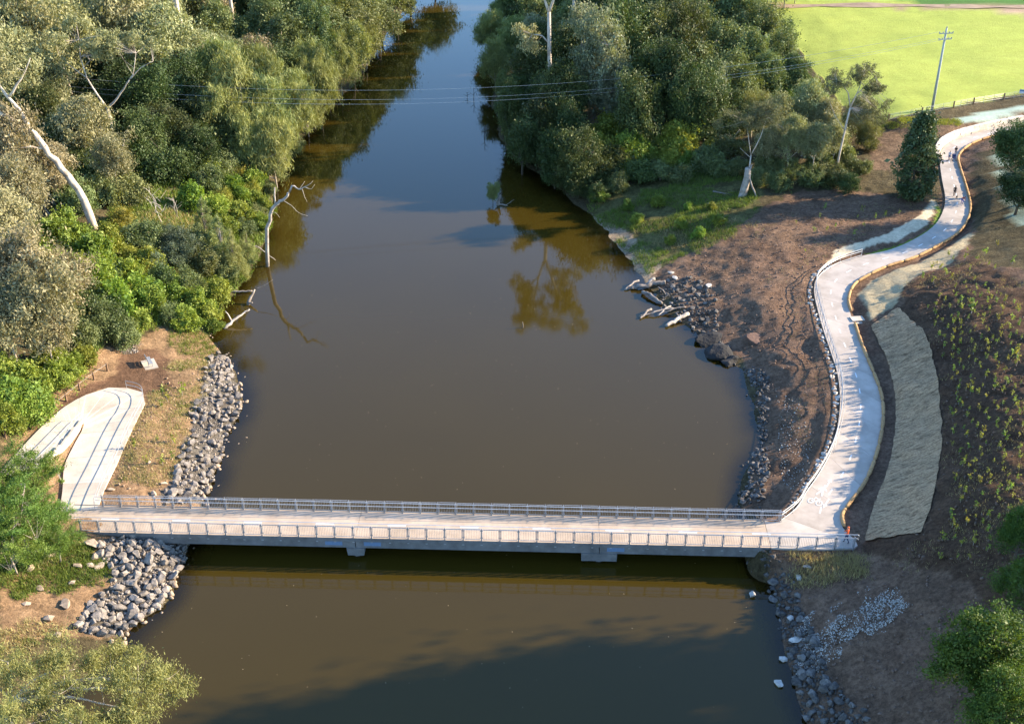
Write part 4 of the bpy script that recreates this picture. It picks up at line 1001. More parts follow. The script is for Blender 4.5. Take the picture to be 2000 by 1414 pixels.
# straw matting pegged down the slope: strips laid side by side, bulging with the soil
MAT_IN = [(32.48,86.12,2.70),(34.09,90.10,2.75),(36.95,95.91,2.80),(39.27,101.31,2.85),(41.24,107.18,2.90),(42.70,113.56,2.95),(43.48,120.45,3.05),(43.58,126.56,3.20)]
MAT_OUT = [(36.69,84.22,5.00),(39.61,90.01,5.20),(42.27,96.58,5.40),(44.62,104.04,5.50),(46.76,112.58,5.50),(47.88,119.88,5.40),(47.72,125.80,5.00),(47.56,129.30,4.60)]
mi = np.array(MAT_IN); mo = np.array(MAT_OUT)
both = catmull(np.concatenate([mi, mo], 1), 0.35)
tot = len(both)
edges = [0, int(tot*0.16), int(tot*0.38), int(tot*0.60), int(tot*0.78), tot-1]
matting = link('erosion_matting', None, label='grey straw erosion matting pegged on the slope right of the path', kind='structure')
for k in range(5):
    rows = both[edges[k]:edges[k+1]+1]
    nn = 30
    V = np.array([r_[:3]*(1-t)+r_[3:]*t for r_ in rows for t in np.linspace(0, 1, nn)])
    tt_ = np.tile(np.linspace(0,1,nn), len(rows)); V[:,0] += fbm(V[:,1]*0.55, V[:,1]*0+k*7.7, 40, 5)*0.22*np.clip((tt_-0.6)/0.4, 0, 1) + fbm(V[:,1]*1.3, V[:,1]*0+3.3, 45, 3)*0.15*np.clip((0.3-tt_)/0.3, 0, 1)
    zt_ = terrain(V[:,0], V[:,1])
    V[:,2] = zt_+0.16+0.22*np.clip(fbm(V[:,0]*0.7, V[:,1]*2.2, 3, 4), -0.6, 1)+0.03*fbm(V[:,0]*3, V[:,1]*3, 9, 2)+0.008*k
    I = np.arange(len(V)).reshape(len(rows), nn)
    Fq = np.stack([I[:-1,:-1].ravel(), I[:-1,1:].ravel(), I[1:,1:].ravel(), I[1:,:-1].ravel()], 1)
    me = new_mesh('matting_strip', V, Fq); smooth(me)
    o = link('matting_strip', me, M['matting'], matting)

# ---------------------------------------------------------------- plants
L_ = {}
L_['euc'] = leaf_mat('gum_leaves', (0.125,0.135,0.058), (0.34,0.335,0.165), 0.25, 0.025, 0.2)
L_['brown'] = leaf_mat('olive_brown_leaves', (0.13,0.118,0.062), (0.34,0.295,0.165), 0.25, 0.02, 0.15)
L_['dense'] = leaf_mat('dark_evergreen_leaves', (0.030,0.050,0.016), (0.095,0.125,0.038), 0.22, 0.03, 0.28)
L_['mid'] = leaf_mat('mid_green_leaves', (0.075,0.105,0.038), (0.195,0.225,0.085), 0.28, 0.03, 0.22)
L_['cas'] = leaf_mat('she_oak_needles', (0.105,0.135,0.044), (0.30,0.325,0.115), 0.30, 0.02, 0.2)
L_['bright'] = leaf_mat('bright_green_leaves', (0.11,0.165,0.026), (0.27,0.335,0.055), 0.35, 0.03, 0.25, tip=(0.44,0.43,0.10))
L_['pale'] = leaf_mat('pale_grey_green_leaves', (0.13,0.155,0.09), (0.30,0.315,0.19), 0.28, 0.015, 0.1)
L_['blue'] = leaf_mat('blue_green_leaves', (0.06,0.092,0.055), (0.15,0.19,0.115), 0.25, 0.02, 0.2)
L_['yellow'] = leaf_mat('yellow_green_leaves', (0.17,0.18,0.03), (0.34,0.33,0.06), 0.35, 0.02, 0.12)
L_['acacia'] = leaf_mat('feathery_green_leaves', (0.060,0.125,0.020), (0.165,0.245,0.045), 0.35, 0.015, 0.1)
L_['dry'] = leaf_mat('dry_grass_blades', (0.22,0.17,0.075), (0.44,0.36,0.17), 0.25, 0.02, 0.1)
L_['grass'] = leaf_mat('green_grass_blades', (0.070,0.120,0.020), (0.185,0.235,0.045), 0.3, 0.02, 0.1)

def leaves(rng, C, R, n, L, W, squash=0.75, droop=0.0, inner=0.5, up=0.15):
    """leaf cards spread through ragged clumps. C (m,3) centres, R (m,) radii"""
    m_ = len(C)
    w = R**2*rng.uniform(0.45, 1.6, m_); w = w/w.sum()
    ci = rng.choice(m_, n, p=w)
    d = rng.normal(size=(n,3)); d[:,2] += up; d /= np.linalg.norm(d, axis=1)[:,None]
    rad = inner+(1-inner)*np.sqrt(rng.random(n))
    rad *= np.exp(rng.normal(size=n)*0.24)
    # every clump has its own stretch and tilt, so no two lobes are alike
    ax = rng.uniform(0.6, 1.5, (m_,3)); ang = rng.uniform(0, 2*math.pi, m_); sh = rng.normal(size=(m_,2))*0.35
    o = d*rad[:,None]*R[ci][:,None]*ax[ci]
    c_, s_ = np.cos(ang[ci]), np.sin(ang[ci])
    o = np.stack([o[:,0]*c_-o[:,1]*s_, o[:,0]*s_+o[:,1]*c_, o[:,2]*squash+o[:,0]*sh[ci,0]+o[:,1]*sh[ci,1]], 1)
    # sprays of leaves that break the outline
    k = rng.random(n) < 0.14
    o[k] *= rng.uniform(1.1, 1.6, k.sum())[:,None]; o[k,2] -= droop*0.25*R[ci[k]]
    p_ = C[ci]+o
    nrm = d*0.95+rng.normal(size=(n,3))*0.5; nrm[:,2] += 0.15
    nrm /= np.linalg.norm(nrm, axis=1)[:,None]
    t = rng.normal(size=(n,3)); t[:,2] -= droop*2.5
    t -= nrm*(t*nrm).sum(1)[:,None]*(1-min(droop,0.9)); t /= np.linalg.norm(t, axis=1)[:,None]
    b = np.cross(nrm, t); b /= np.maximum(np.linalg.norm(b, axis=1), 1e-6)[:,None]
    f = np.exp(rng.normal(size=n)*0.33)
    l = (L*f)[:,None]; w_ = (W*f*rng.uniform(0.75,1.25,n))[:,None]
    q0 = p_-t*l*0.5; q1 = p_+b*w_*0.5+t*l*0.05; q2 = p_+t*l*0.5; q3 = p_-b*w_*0.5+t*l*0.05
    V = np.stack([q0,q1,q2,q3],1).reshape(-1,3)
    F_ = np.arange(4*n).reshape(n,4)
    ct = rng.random(m_)
    tint = np.clip(0.45*ct[ci]+0.55*rng.random(n), 0, 1)
    return V, F_, np.repeat(tint, 4)

def crown_mesh(name, V, F_, tint, mat):
    me = new_mesh(name, V, F_); float_attr(me, 'tint', tint); me.materials.append(mat); return me

def curve3(a, b, bow, n=5):
    a = np.array(a, float); b = np.array(b, float); m_ = (a+b)/2+np.array(bow)
    t = np.linspace(0,1,n)[:,None]
    return (1-t)**2*a+2*t*(1-t)*m_+t*t*b

def tree_proto(name, seed, k, a, n_clump, cr, n_leaf, L, W, mat, bark, trunk_r, shape='dome', squash=0.75, droop=0.0, inner=0.45, limbs=6, fill=0.45, twigs=True):
    rng = np.random.default_rng(seed)
    C = []
    lob = rng.normal(size=(5,3)); lob /= np.linalg.norm(lob, axis=1)[:,None]
    while len(C) < n_clump:
        if shape == 'dome':
            d = rng.normal(size=3); d /= np.linalg.norm(d)
            if d[2] < -0.55: continue
            r = fill+(1-fill)*rng.random()**0.6
            env = 0.70+0.36*max(0, (lob @ d).max()-0.4)/0.6
            C.append((d[0]*r*env*(1-cr*0.6), d[1]*r*env*(1-cr*0.6), k+a*d[2]*r*env*(1-cr*0.4)))
        elif shape == 'cone':
            t = rng.random()**1.25
            rr_ = (1-t)**0.75*(0.55+0.45*rng.random()**0.5)
            th = rng.uniform(0, 2*math.pi)
            C.append((rr_*math.cos(th)*0.85, rr_*math.sin(th)*0.85, k-a+2*a*t))
        elif shape == 'column':
            t = rng.random()
            rr_ = min(1.0, (t+0.15)*2.6)*(1-t)**0.5*1.25*(0.25+0.75*rng.random()**0.45)
            th = rng.uniform(0, 2*math.pi)
            C.append((rr_*math.cos(th)*0.85, rr_*math.sin(th)*0.85, k-a*0.95+1.9*a*t))
        elif shape == 'low':
            th = rng.uniform(0, 2*math.pi); rr_ = rng.random()**0.5
            C.append((rr_*math.cos(th)*0.85, rr_*math.sin(th)*0.85, k+a*(1-rr_*rr_)*0.8*rng.random()**0.5-0.25*a))
    C = np.array(C)
    R = cr*rng.uniform(0.5, 1.45, n_clump)
    if shape == 'cone': R *= np.clip(1.25-(C[:,2]-(k-a))/(2*a), 0.35, 1.2)
    hr = np.percentile(np.hypot(C[:,0], C[:,1])+R*0.8, 94)
    C[:,:2] *= 1/hr; R = R/hr**0.5
    if shape == 'dome':
        zs = np.percentile(np.abs(C[:,2]-k)+R*squash*0.8, 94); C[:,2] = k+(C[:,2]-k)*a/zs
    V, F_, tint = leaves(rng, C, R, n_leaf, L, W, squash, droop, inner)
    crown = crown_mesh(name+'_crown', V, F_, tint, mat)
    # limbs
    mb = MB()
    topz = k+(a*0.95 if shape == 'cone' else 0.25*a)
    bend = rng.normal(size=2)*0.10
    tp = [(0,0,-0.12),(bend[0]*0.3,bend[1]*0.3,k*0.35),(bend[0]*0.8,bend[1]*0.8,k*0.7),(bend[0],bend[1],topz)]
    tc = catmull(tp, 0.2)
    zr = np.clip((tc[:,2])/topz, 0, 1)
    mb.tube([tuple(q) for q in tc], list(trunk_r*(1.12-0.85*zr)), 7)
    nodes = [tc]
    if shape != 'cone':
        idx = [int(rng.integers(n_clump))]
        while len(idx) < min(limbs, n_clump):
            dd = np.min([np.linalg.norm(C-C[i], axis=1) for i in idx], axis=0); idx.append(int(dd.argmax()))
        for i in idx:
            z0 = max(0.2*k, min(C[i][2]-0.35, k-a*0.2))*rng.uniform(0.75,1.0)
            s0 = np.array([np.interp(z0, tc[:,2], tc[:,0]), np.interp(z0, tc[:,2], tc[:,1]), z0])
            c = curve3(s0, C[i], (0,0,-0.08+0.1*rng.random()), 6)
            mb.tube([tuple(q) for q in c], list(np.linspace(trunk_r*0.55, trunk_r*0.16, 6)), 5, False); nodes.append(c)
    if twigs:
        NN = np.vstack(nodes)
        for c in C:
            cand = NN[NN[:,2] < c[2]+0.05]
            if len(cand) == 0: continue
            j = np.linalg.norm(cand-c, axis=1).argmin()
            q = curve3(cand[j], c, (0,0,-0.03), 3)
            mb.tube([tuple(v) for v in q], [trunk_r*0.22, trunk_r*0.14, trunk_r*0.06], 4, False)
    tm = mb.mesh(name+'_trunk'); smooth(tm); tm.materials.append(bark)
    return tm, crown

PROTO = {}
def P_add(key, variants, **kw):
    PROTO[key] = [tree_proto(key, 100*len(PROTO)+i, **kw) for i in range(variants)]
P_add('euc', 4, k=1.8, a=0.95, n_clump=70, cr=0.27, n_leaf=24000, L=0.07, W=0.028, mat=L_['euc'], bark=M['bark_white'], trunk_r=0.045, squash=0.7, droop=0.45, inner=0.35, fill=0.35)
P_add('brown', 2, k=1.6, a=0.95, n_clump=70, cr=0.27, n_leaf=22000, L=0.066, W=0.028, mat=L_['brown'], bark=M['bark_grey'], trunk_r=0.045, squash=0.7, droop=0.4, inner=0.35, fill=0.35)
P_add('dense', 4, k=1.25, a=1.0, n_clump=80, cr=0.26, n_leaf=27000, L=0.052, W=0.033, mat=L_['dense'], bark=M['bark_dark'], trunk_r=0.06, squash=0.75, inner=0.5, fill=0.55)
P_add('mid', 3, k=1.3, a=1.0, n_clump=80, cr=0.25, n_leaf=26000, L=0.054, W=0.034, mat=L_['mid'], bark=M['bark_grey'], trunk_r=0.05, squash=0.75, droop=0.1, inner=0.45, fill=0.5)
P_add('cas', 3, k=1.5, a=1.2, n_clump=80, cr=0.25, n_leaf=22000, L=0.16, W=0.016, mat=L_['cas'], bark=M['bark_grey'], trunk_r=0.045, squash=0.9, droop=0.7, inner=0.2, fill=0.3)
P_add('feather', 2, k=1.5, a=1.4, shape='cone', n_clump=70, cr=0.26, n_leaf=20000, L=0.16, W=0.013, mat=L_['cas'], bark=M['bark_grey'], trunk_r=0.045, squash=0.9, droop=0.35, inner=0.2)
P_add('pale', 2, k=1.5, a=1.1, n_clump=66, cr=0.23, n_leaf=25000, L=0.055, W=0.026, mat=L_['pale'], bark=M['bark_grey'], trunk_r=0.05, squash=0.65, droop=0.1, inner=0.4, fill=0.4)
P_add('blue', 2, k=0.9, a=0.85, n_clump=60, cr=0.25, n_leaf=14000, L=0.06, W=0.035, mat=L_['blue'], bark=M['bark_dark'], trunk_r=0.05, inner=0.45, fill=0.5)
P_add('shrub', 4, k=0.60, a=0.70, n_clump=44, cr=0.28, n_leaf=12000, L=0.085, W=0.060, mat=L_['bright'], bark=M['bark_grey'], trunk_r=0.03, inner=0.45, fill=0.45)
P_add('btree', 2, k=1.05, a=0.85, n_clump=60, cr=0.25, n_leaf=14000, L=0.075, W=0.055, mat=L_['bright'], bark=M['bark_grey'], trunk_r=0.04, inner=0.45, fill=0.45)
P_add('yshrub', 2, k=0.60, a=0.65, n_clump=40, cr=0.28, n_leaf=12000, L=0.075, W=0.050, mat=L_['yellow'], bark=M['bark_grey'], trunk_r=0.03, inner=0.45, fill=0.45)
P_add('dshrub', 3, k=0.60, a=0.70, n_clump=44, cr=0.28, n_leaf=12000, L=0.07, W=0.045, mat=L_['mid'], bark=M['bark_grey'], trunk_r=0.03, inner=0.45, fill=0.45)
P_add('kshrub', 3, k=0.60, a=0.70, n_clump=44, cr=0.28, n_leaf=12000, L=0.07, W=0.045, mat=L_['dense'], bark=M['bark_dark'], trunk_r=0.03, inner=0.45, fill=0.45)
P_add('pyramid', 1, k=1.9, a=1.85, shape='column', n_clump=230, cr=0.19, n_leaf=30000, L=0.085, W=0.050, mat=leaf_mat('glossy_dark_leaves', (0.035,0.060,0.022), (0.105,0.140,0.058), 0.2, 0.0, 0.0, 0.4), bark=M['bark_dark'], trunk_r=0.07, inner=0.4)
P_add('weep', 2, k=1.4, a=0.75, n_clump=85, cr=0.20, n_leaf=42000, L=0.050, W=0.010, mat=leaf_mat('olive_yellow_gum_leaves', (0.14,0.145,0.045), (0.30,0.285,0.105), 0.3, 0.01, 0.08), bark=M['bark_white'], trunk_r=0.05, squash=0.8, droop=0.75, inner=0.2, fill=0.3, limbs=9)
P_add('acacia', 1, k=1.1, a=0.65, n_clump=70, cr=0.19, n_leaf=26000, L=0.045, W=0.014, mat=L_['acacia'], bark=M['bark_grey'], trunk_r=0.03, squash=0.45, droop=0.1, inner=0.2, fill=0.3)
P_add('broad', 1, k=1.5, a=0.95, n_clump=120, cr=0.19, n_leaf=36000, L=0.040, W=0.026, mat=leaf_mat('fresh_green_leaves', (0.040,0.085,0.013), (0.105,0.165,0.03), 0.35, 0.01, 0.1), bark=M['bark_dark'], trunk_r=0.06, squash=0.7, inner=0.35, fill=0.4)

trng = random.Random(21)
GROW = {'euc':1.15,'brown':1.15,'dense':1.2,'mid':1.2,'cas':1.2,'pale':1.1,'kshrub':1.25,'dshrub':1.2,'shrub':1.1}
LANDMARKS = [((-55.78,145.92,8.06), 'the huge leaning gum'), ((-61.56,176.26,8.33), 'the white forked gum'), ((-57.82,208.96,6.69), 'the thick white trunk'), ((-55.35,236.52,6.71), 'the narrow white trunk'), ((-34.64,151.46,-0.49), 'the bleached leaning dead tree'), ((-42.11,118.81,2.47), 'the riverside bench'), ((-50.25,103.66,3.85), 'the timber fence'), ((-41.13,88.02,2.53), 'the left bridge end'), ((-32.72,239.31,0.03), 'the bare sandy bank upstream'), ((-29.74,302.42,0.65), 'the far left river bend'), ((-59.12,126.32,8.85), 'the left edge below the leaning gum'), ((-96.75,228.99,13.68), 'the top left corner'), ((-40.35,138.37,0.74), 'the green bush by the driftwood log'),
    ((6.69,203.55,1.60), 'the tallest gum'), ((12.08,230.21,2.81), 'the straight pale trunk'), ((35.32,168.37,3.62), 'the grey stump'), ((50.12,173.04,4.48), 'the slender white stemmed gum'), ((72.71,198.88,7.50), 'the power pole'), ((33.32,256.48,4.68), 'the middle of the right forest'), ((52.60,266.33,6.71), 'the far corner of the field'), ((-2.26,173.60,0.00), 'the river snag'), ((-7.62,228.89,0.00), 'the dead twig tree'), ((51.66,225.99,5.56), 'the field edge under the wires'), ((20.70,180.16,1.94), 'the grassy clearing'), ((-0.65,304.51,0.17), 'the far right river bend')]
ORD = ['', 'second ', 'third ', 'fourth ', 'fifth ', 'sixth ', 'seventh ', 'eighth ', 'ninth ', 'tenth ', 'eleventh ', 'twelfth ', 'thirteenth ', 'fourteenth ', 'fifteenth ']
def by_landmark(pts, label):
    sets = {}
    for i, (x, y, r) in enumerate(pts):
        d = [math.hypot(x-q[0], y-q[1]) for q, _ in LANDMARKS]; j = min(range(len(d)), key=d.__getitem__)
        sets.setdefault(j, []).append((d[j], i))
    out = [None]*len(pts)
    for j, lst in sets.items():
        for k, (_, i) in enumerate(sorted(lst)):
            out[i] = label+', '+ORD[min(k, 14)]+'nearest to '+LANDMARKS[j][1]
    return out
def plant(key, pts, name, label, cat, group, stretch=(0.95,1.25), labels=None):
    if labels is None and len(pts) > 1 and 'beyond' not in label: labels = by_landmark(pts, label)
    for i, (x, y, r) in enumerate(pts):
        r *= GROW.get(key, 1.0)
        tm, cm = PROTO[key][trng.randrange(len(PROTO[key]))]
        z = tz(x, y)
        o = link(name, None, loc=(x, y, max(z, 0.05)), rz=trng.uniform(0, 6.28), scale=(r*trng.uniform(0.84,1.18), r*trng.uniform(0.84,1.18), r*trng.uniform(*stretch)), label=(labels[i] if labels else label), cat=cat, group=group)
        link('trunk' if cat == 'tree' else 'stem', tm, None, o); link('crown' if cat == 'tree' else 'foliage', cm, None, o)

# left bank forest
plant('euc', [(-82.9,200.3,5.01),(-82.0,214.8,4.42),(-79.5,226.9,4.36),(-74.7,182.2,5.56),(-71.4,207.6,4.49),(-65.3,202.1,5.09),(-59.9,200.5,4.81),(-73.6,172.0,4.70),(-69.5,175.4,3.12),(-61.2,162.6,3.67),(-55.6,156.7,2.72),(-64.5,220.1,4.27),(-55.5,205.8,3.61),(-51.7,212.9,3.54),(-90.5,216.5,4.62),(-72.5,228.8,3.92),(-72.5,190.9,4.59),(-82.7,190.7,4.15)], 'gum_tree', 'pale olive gum tree', 'tree', 'olive gum trees of the left bank')
plant('brown', [(-65.1,145.1,3.98),(-61.3,138.2,3.21),(-54.2,115.9,4.75),(-51.5,112.9,3.87),(-52.1,121.1,3.22),(-60.0,237.0,3.87),(-46.6,214.4,3.30),(-61.6,148.9,2.74),(-58.9,125.7,3.57),(-53.3,110.3,3.26),(-50.7,112.8,2.79),(-59.2,200.9,3.53)], 'gum_tree', 'brownish olive gum tree', 'tree', 'brownish gum trees of the left bank')
plant('dense', [(-57.3,183.7,4.10),(-54.8,191.0,3.82),(-52.5,175.0,3.55),(-55.1,247.4,4.24),(-50.2,183.3,3.46),(-43.8,216.0,3.24),(-54.6,169.8,3.08),(-62.6,187.9,3.34),(-63.9,231.5,3.99),(-61.0,251.0,4.28),(-70.2,168.1,3.02),(-64.5,161.4,2.93),(-48.0,172.9,2.76)], 'evergreen_tree', 'dark evergreen tree', 'tree', 'dark evergreens of the left bank')
plant('mid', [(-56.8,228.6,4.15),(-51.6,231.1,3.61),(-47.9,245.4,4.84),(-42.7,244.8,4.63),(-39.0,256.7,5.06),(-34.0,259.5,4.91),(-43.1,227.9,4.76),(-39.4,231.9,4.44),(-35.5,236.5,4.53),(-32.1,251.3,3.92),(-30.0,268.0,3.69),(-27.4,284.7,4.14),(-48.4,232.8,4.03),(-36.5,267.6,4.57),(-31.4,283.8,4.83),(-43.4,261.6,5.01),(-48.7,259.8,4.42),(-38.0,244.5,4.23),(-26.1,308.1,4.56),(-20.8,330.0,4.86)], 'riverside_tree', 'mid green tree', 'tree', 'mid green trees of the left bank')
plant('cas', [(-49.5,199.7,3.98),(-44.6,188.0,4.38),(-41.0,187.5,3.89),(-47.3,184.8,3.65),(-40.2,208.4,3.70),(-38.9,217.5,3.65),(-35.7,214.3,3.43),(-38.4,181.4,3.30),(-38.4,201.8,3.25),(-34.1,232.1,3.06),(-45.0,202.9,3.78),(-37.0,206.7,2.59),(-32.8,242.4,2.96),(-42.8,181.4,2.96),(-38.6,191.5,2.60),(-31.1,250.9,2.62),(-36.0,226.7,2.60)], 'she_oak', 'feathery she-oak', 'tree', 'she-oaks of the left bank')
plant('feather', [(-40.0,148.5,2.38),(-38.0,146.7,2.09),(-42.7,151.8,1.99),(-37.4,152.0,1.58)], 'young_she_oak', 'upright feathery young she-oak', 'tree', 'young she-oaks of the left bank')
plant('blue', [(-44.2,145.9,2.49),(-44.7,143.5,2.05),(-46.7,139.6,1.87),(-46.4,146.5,1.80)], 'blue_green_shrub', 'blue green shrub', 'shrub', 'blue green shrubs of the left bank')
plant('shrub', [(-47.9,172.9,2.37),(-46.6,160.4,2.38),(-43.7,162.0,1.96),(-42.7,169.8,2.20),(-41.1,176.8,2.12),(-58.4,135.8,3.08),(-56.3,138.7,2.75),(-52.9,135.4,2.97),(-55.9,129.6,2.61),(-50.8,130.0,2.63),(-47.8,127.3,2.73),(-46.8,132.8,2.44),(-47.7,139.5,2.13),(-53.3,130.5,2.51),(-40.1,135.0,1.97),(-38.7,138.7,1.88),(-40.9,130.3,1.66),(-38.6,133.7,1.44),(-39.8,171.6,1.59),(-38.0,169.9,1.42),(-48.7,135.2,2.34),(-52.3,139.9,2.38),(-52.2,122.9,2.16),(-45.3,138.6,1.73),(-51.8,103.7,2.33),(-50.2,105.0,2.15),(-49.7,110.8,1.90),(-49.2,113.3,1.71),(-48.6,116.6,1.51),(-53.7,107.1,2.16),(-51.7,107.6,2.18),(-51.4,113.7,1.70),(-40.4,163.2,1.83),(-41.1,158.0,1.78),(-37.5,163.3,1.38),(-37.8,145.6,1.12),(-44.7,131.1,1.92),(-43.5,135.9,1.58),(-45.6,126.4,1.61),(-37.6,131.9,1.04),(-50.9,101.7,1.26),(-51.8,100.7,1.55),(-50.4,103.2,1.27)], 'bright_shrub', 'bright green leafy shrub', 'shrub', 'bright shrubs of the left bank')
plant('yshrub', [(-52.9,148.7,1.67),(-51.3,145.2,1.37),(-43.9,177.2,1.63),(-41.0,174.0,1.45),(-49.8,140.6,1.34),(-48.5,130.9,1.40),(-48.1,137.2,1.32),(-43.6,166.5,1.39)], 'yellow_shrub', 'yellowish shrub', 'shrub', 'yellowish shrubs of the left bank')
plant('dshrub', [(-54.4,156.7,2.46),(-49.2,144.7,2.19),(-45.8,168.5,2.17),(-46.0,176.5,2.26),(-43.0,180.6,2.15),(-47.6,123.9,2.07),(-45.8,123.4,1.59),(-48.9,122.6,2.05),(-50.5,120.4,2.02),(-43.0,149.0,1.83),(-41.5,144.7,1.80),(-39.1,145.6,1.54),(-42.3,139.3,1.61),(-42.7,130.2,1.40),(-58.8,148.9,2.35),(-57.1,154.2,2.43),(-50.3,126.0,2.09),(-39.0,159.3,1.35),(-38.6,166.9,1.25),(-39.0,178.0,1.31),(-39.3,186.8,1.54),(-38.2,198.4,1.62),(-36.6,211.8,1.52)], 'green_shrub', 'mid green shrub', 'shrub', 'mid green undergrowth shrubs of the left bank')
plant('kshrub', [(-52.8,173.0,3.15),(-54.8,166.4,3.04),(-51.0,178.7,3.24),(-59.5,170.0,3.09),(-57.3,181.7,3.27),(-47.7,181.0,2.80),(-47.6,192.1,2.94),(-44.9,200.5,2.70),(-50.2,168.3,2.62),(-60.9,162.3,2.97),(-61.5,151.0,2.51),(-69.5,162.8,2.96),(-50.7,123.3,2.05),(-50.1,131.5,1.90),(-45.0,137.1,1.72),(-49.5,181.9,2.80),(-42.5,186.9,2.21),(-41.3,204.3,2.20),(-39.7,218.1,2.13),(-78.5,200.6,3.53),(-72.8,199.0,3.51),(-69.3,204.5,3.60),(-67.0,210.8,3.33),(-77.1,184.7,3.28),(-62.7,184.1,2.97),(-66.0,184.4,2.97),(-70.1,184.7,2.97),(-75.1,170.6,3.07)], 'dark_shrub', 'dark green undergrowth shrub', 'shrub', 'dark undergrowth shrubs of the left bank')
plant('acacia', [(-44.7,89.8,3.33),(-43.4,83.7,3.62),(-40.6,83.2,2.05),(-43.4,80.7,2.66),(-46.9,84.9,3.19),(-42.2,86.8,1.88)], 'feathery_wattle', 'feathery green wattle at the left end of the bridge', 'tree', 'wattles at the left end of the bridge', labels=['topmost feathery wattle beside the white ramp wall', 'largest feathery wattle left of the bridge end', 'small feathery wattle touching the left bridge railing', 'feathery wattle at the left edge below the bridge', 'feathery wattle cut by the left edge of the frame', 'small feathery wattle over the bridge approach'])

# right bank forest
plant('dense', [(1.2,281.9,3.60),(8.7,195.2,3.49),(2.9,215.9,3.24),(0.0,199.6,2.68),(1.7,187.4,2.55),(5.3,190.6,3.09),(7.0,181.0,2.64),(10.6,178.2,2.76),(20.1,232.7,5.22),(27.3,242.9,5.20),(20.4,218.0,4.56),(26.0,195.2,4.16),(20.9,186.6,3.69),(28.7,188.6,3.38),(32.7,193.2,3.27),(23.8,199.4,4.06),(30.4,210.3,4.42),(10.3,213.6,3.76),(5.9,226.6,3.36),(14.8,246.0,4.23),(3.3,255.2,3.30),(32.1,188.4,3.04),(8.5,188.3,2.89),(35.8,189.9,2.55),(5.4,201.7,3.05),(0.9,212.3,2.26)], 'evergreen_tree', 'dark evergreen tree', 'tree', 'dark evergreens of the right bank', (1.32,1.55))
plant('mid', [(4.9,254.3,3.73),(12.5,240.0,4.16),(34.9,247.0,5.29),(41.5,247.5,4.87),(30.8,227.7,5.13),(26.3,221.4,4.44),(35.6,226.6,4.52),(43.4,232.2,4.62),(47.2,225.2,4.11),(38.7,214.4,4.13),(43.0,212.2,3.72),(49.1,214.6,3.39),(31.9,210.3,3.88),(45.7,207.5,3.11),(39.7,203.9,3.25),(39.0,238.1,4.52),(47.8,248.0,4.25),(33.3,260.7,5.11),(27.3,268.1,5.01),(43.5,270.0,4.58),(20.0,261.0,4.90),(11.3,265.4,4.08),(50.2,208.9,2.58),(49.6,265.5,4.06),(51.1,242.0,3.13),(51.8,228.9,2.79),(23.5,277.2,5.16),(9.7,284.6,4.34)], 'riverside_tree', 'mid green tree', 'tree', 'mid green trees of the right bank', (1.1,1.3))
plant('cas', [(-4.8,261.8,2.94),(-3.3,234.9,2.68),(-1.8,281.6,2.90),(0.5,245.5,3.20),(-1.5,223.3,1.98),(0.0,199.7,1.62),(-2.7,250.8,1.97),(1.3,303.3,3.34)], 'she_oak', 'overhanging dark she-oak', 'tree', 'she-oaks of the right bank')
plant('pale', [(14.5,199.9,5.26),(16.9,198.9,3.52),(34.6,200.5,2.66),(14.3,219.3,4.01),(5.2,238.1,3.10)], 'silvery_tree', 'pale silvery green tree', 'tree', 'silvery trees of the right bank', (1.35,1.5))
plant('shrub', [(18.3,180.5,2.15),(48.8,207.6,2.58),(54.4,211.2,2.43),(51.8,210.7,2.24),(13.5,173.2,1.28),(26.0,184.5,2.02),(29.0,181.5,1.82),(46.4,204.0,2.18),(55.0,206.2,1.83),(50.1,200.4,1.97),(55.7,201.6,1.80),(33.1,187.2,1.87),(47.1,194.2,2.09),(44.3,197.8,1.95),(24.8,160.1,0.98),(30.1,158.5,1.11),(22.4,169.0,1.10),(18.8,164.3,0.92),(26.9,156.3,0.88),(22.9,156.3,0.81),(17.7,168.6,0.94),(29.9,164.8,0.77),(26.6,165.9,0.69)], 'bright_shrub', 'bright green leafy shrub', 'shrub', 'bright shrubs of the right bank')
plant('btree', [(16.7,190.3,3.60),(14.7,184.5,2.69),(20.1,184.4,3.01),(23.8,185.7,2.36),(27.9,185.8,2.86),(32.3,191.2,2.92),(25.7,182.2,1.83)], 'bright_tree', 'bright yellow green small tree', 'tree', 'bright small trees of the right bank')
plant('euc', [(42.4,181.6,2.61),(47.4,184.2,2.64),(49.5,181.4,2.28),(43.2,175.2,2.22),(46.3,172.9,2.04),(57.5,188.3,1.85),(39.9,175.8,1.91),(50.5,177.5,1.92)], 'scrub_gum', 'small olive scrub gum', 'tree', 'scrub gums below the field', (1.32,1.5))
plant('dshrub', [(48.3,189.5,2.05),(48.6,177.5,1.78),(43.2,174.9,1.76),(45.6,170.9,1.73),(40.3,176.2,2.10),(52.2,179.0,2.12),(58.3,186.6,1.86),(35.1,183.8,2.34),(32.7,178.8,1.80),(38.1,172.9,1.43),(40.7,170.0,1.41),(57.2,193.0,2.08),(23.7,178.4,1.80),(26.8,176.6,1.62),(16.9,175.0,1.61),(49.8,172.2,1.58),(47.4,172.3,1.58),(31.3,180.5,2.14),(53.1,175.8,1.45),(55.5,175.8,1.29),(35.8,178.0,1.63)], 'green_shrub', 'mid green shrub', 'shrub', 'mid green shrubs of the right bank')
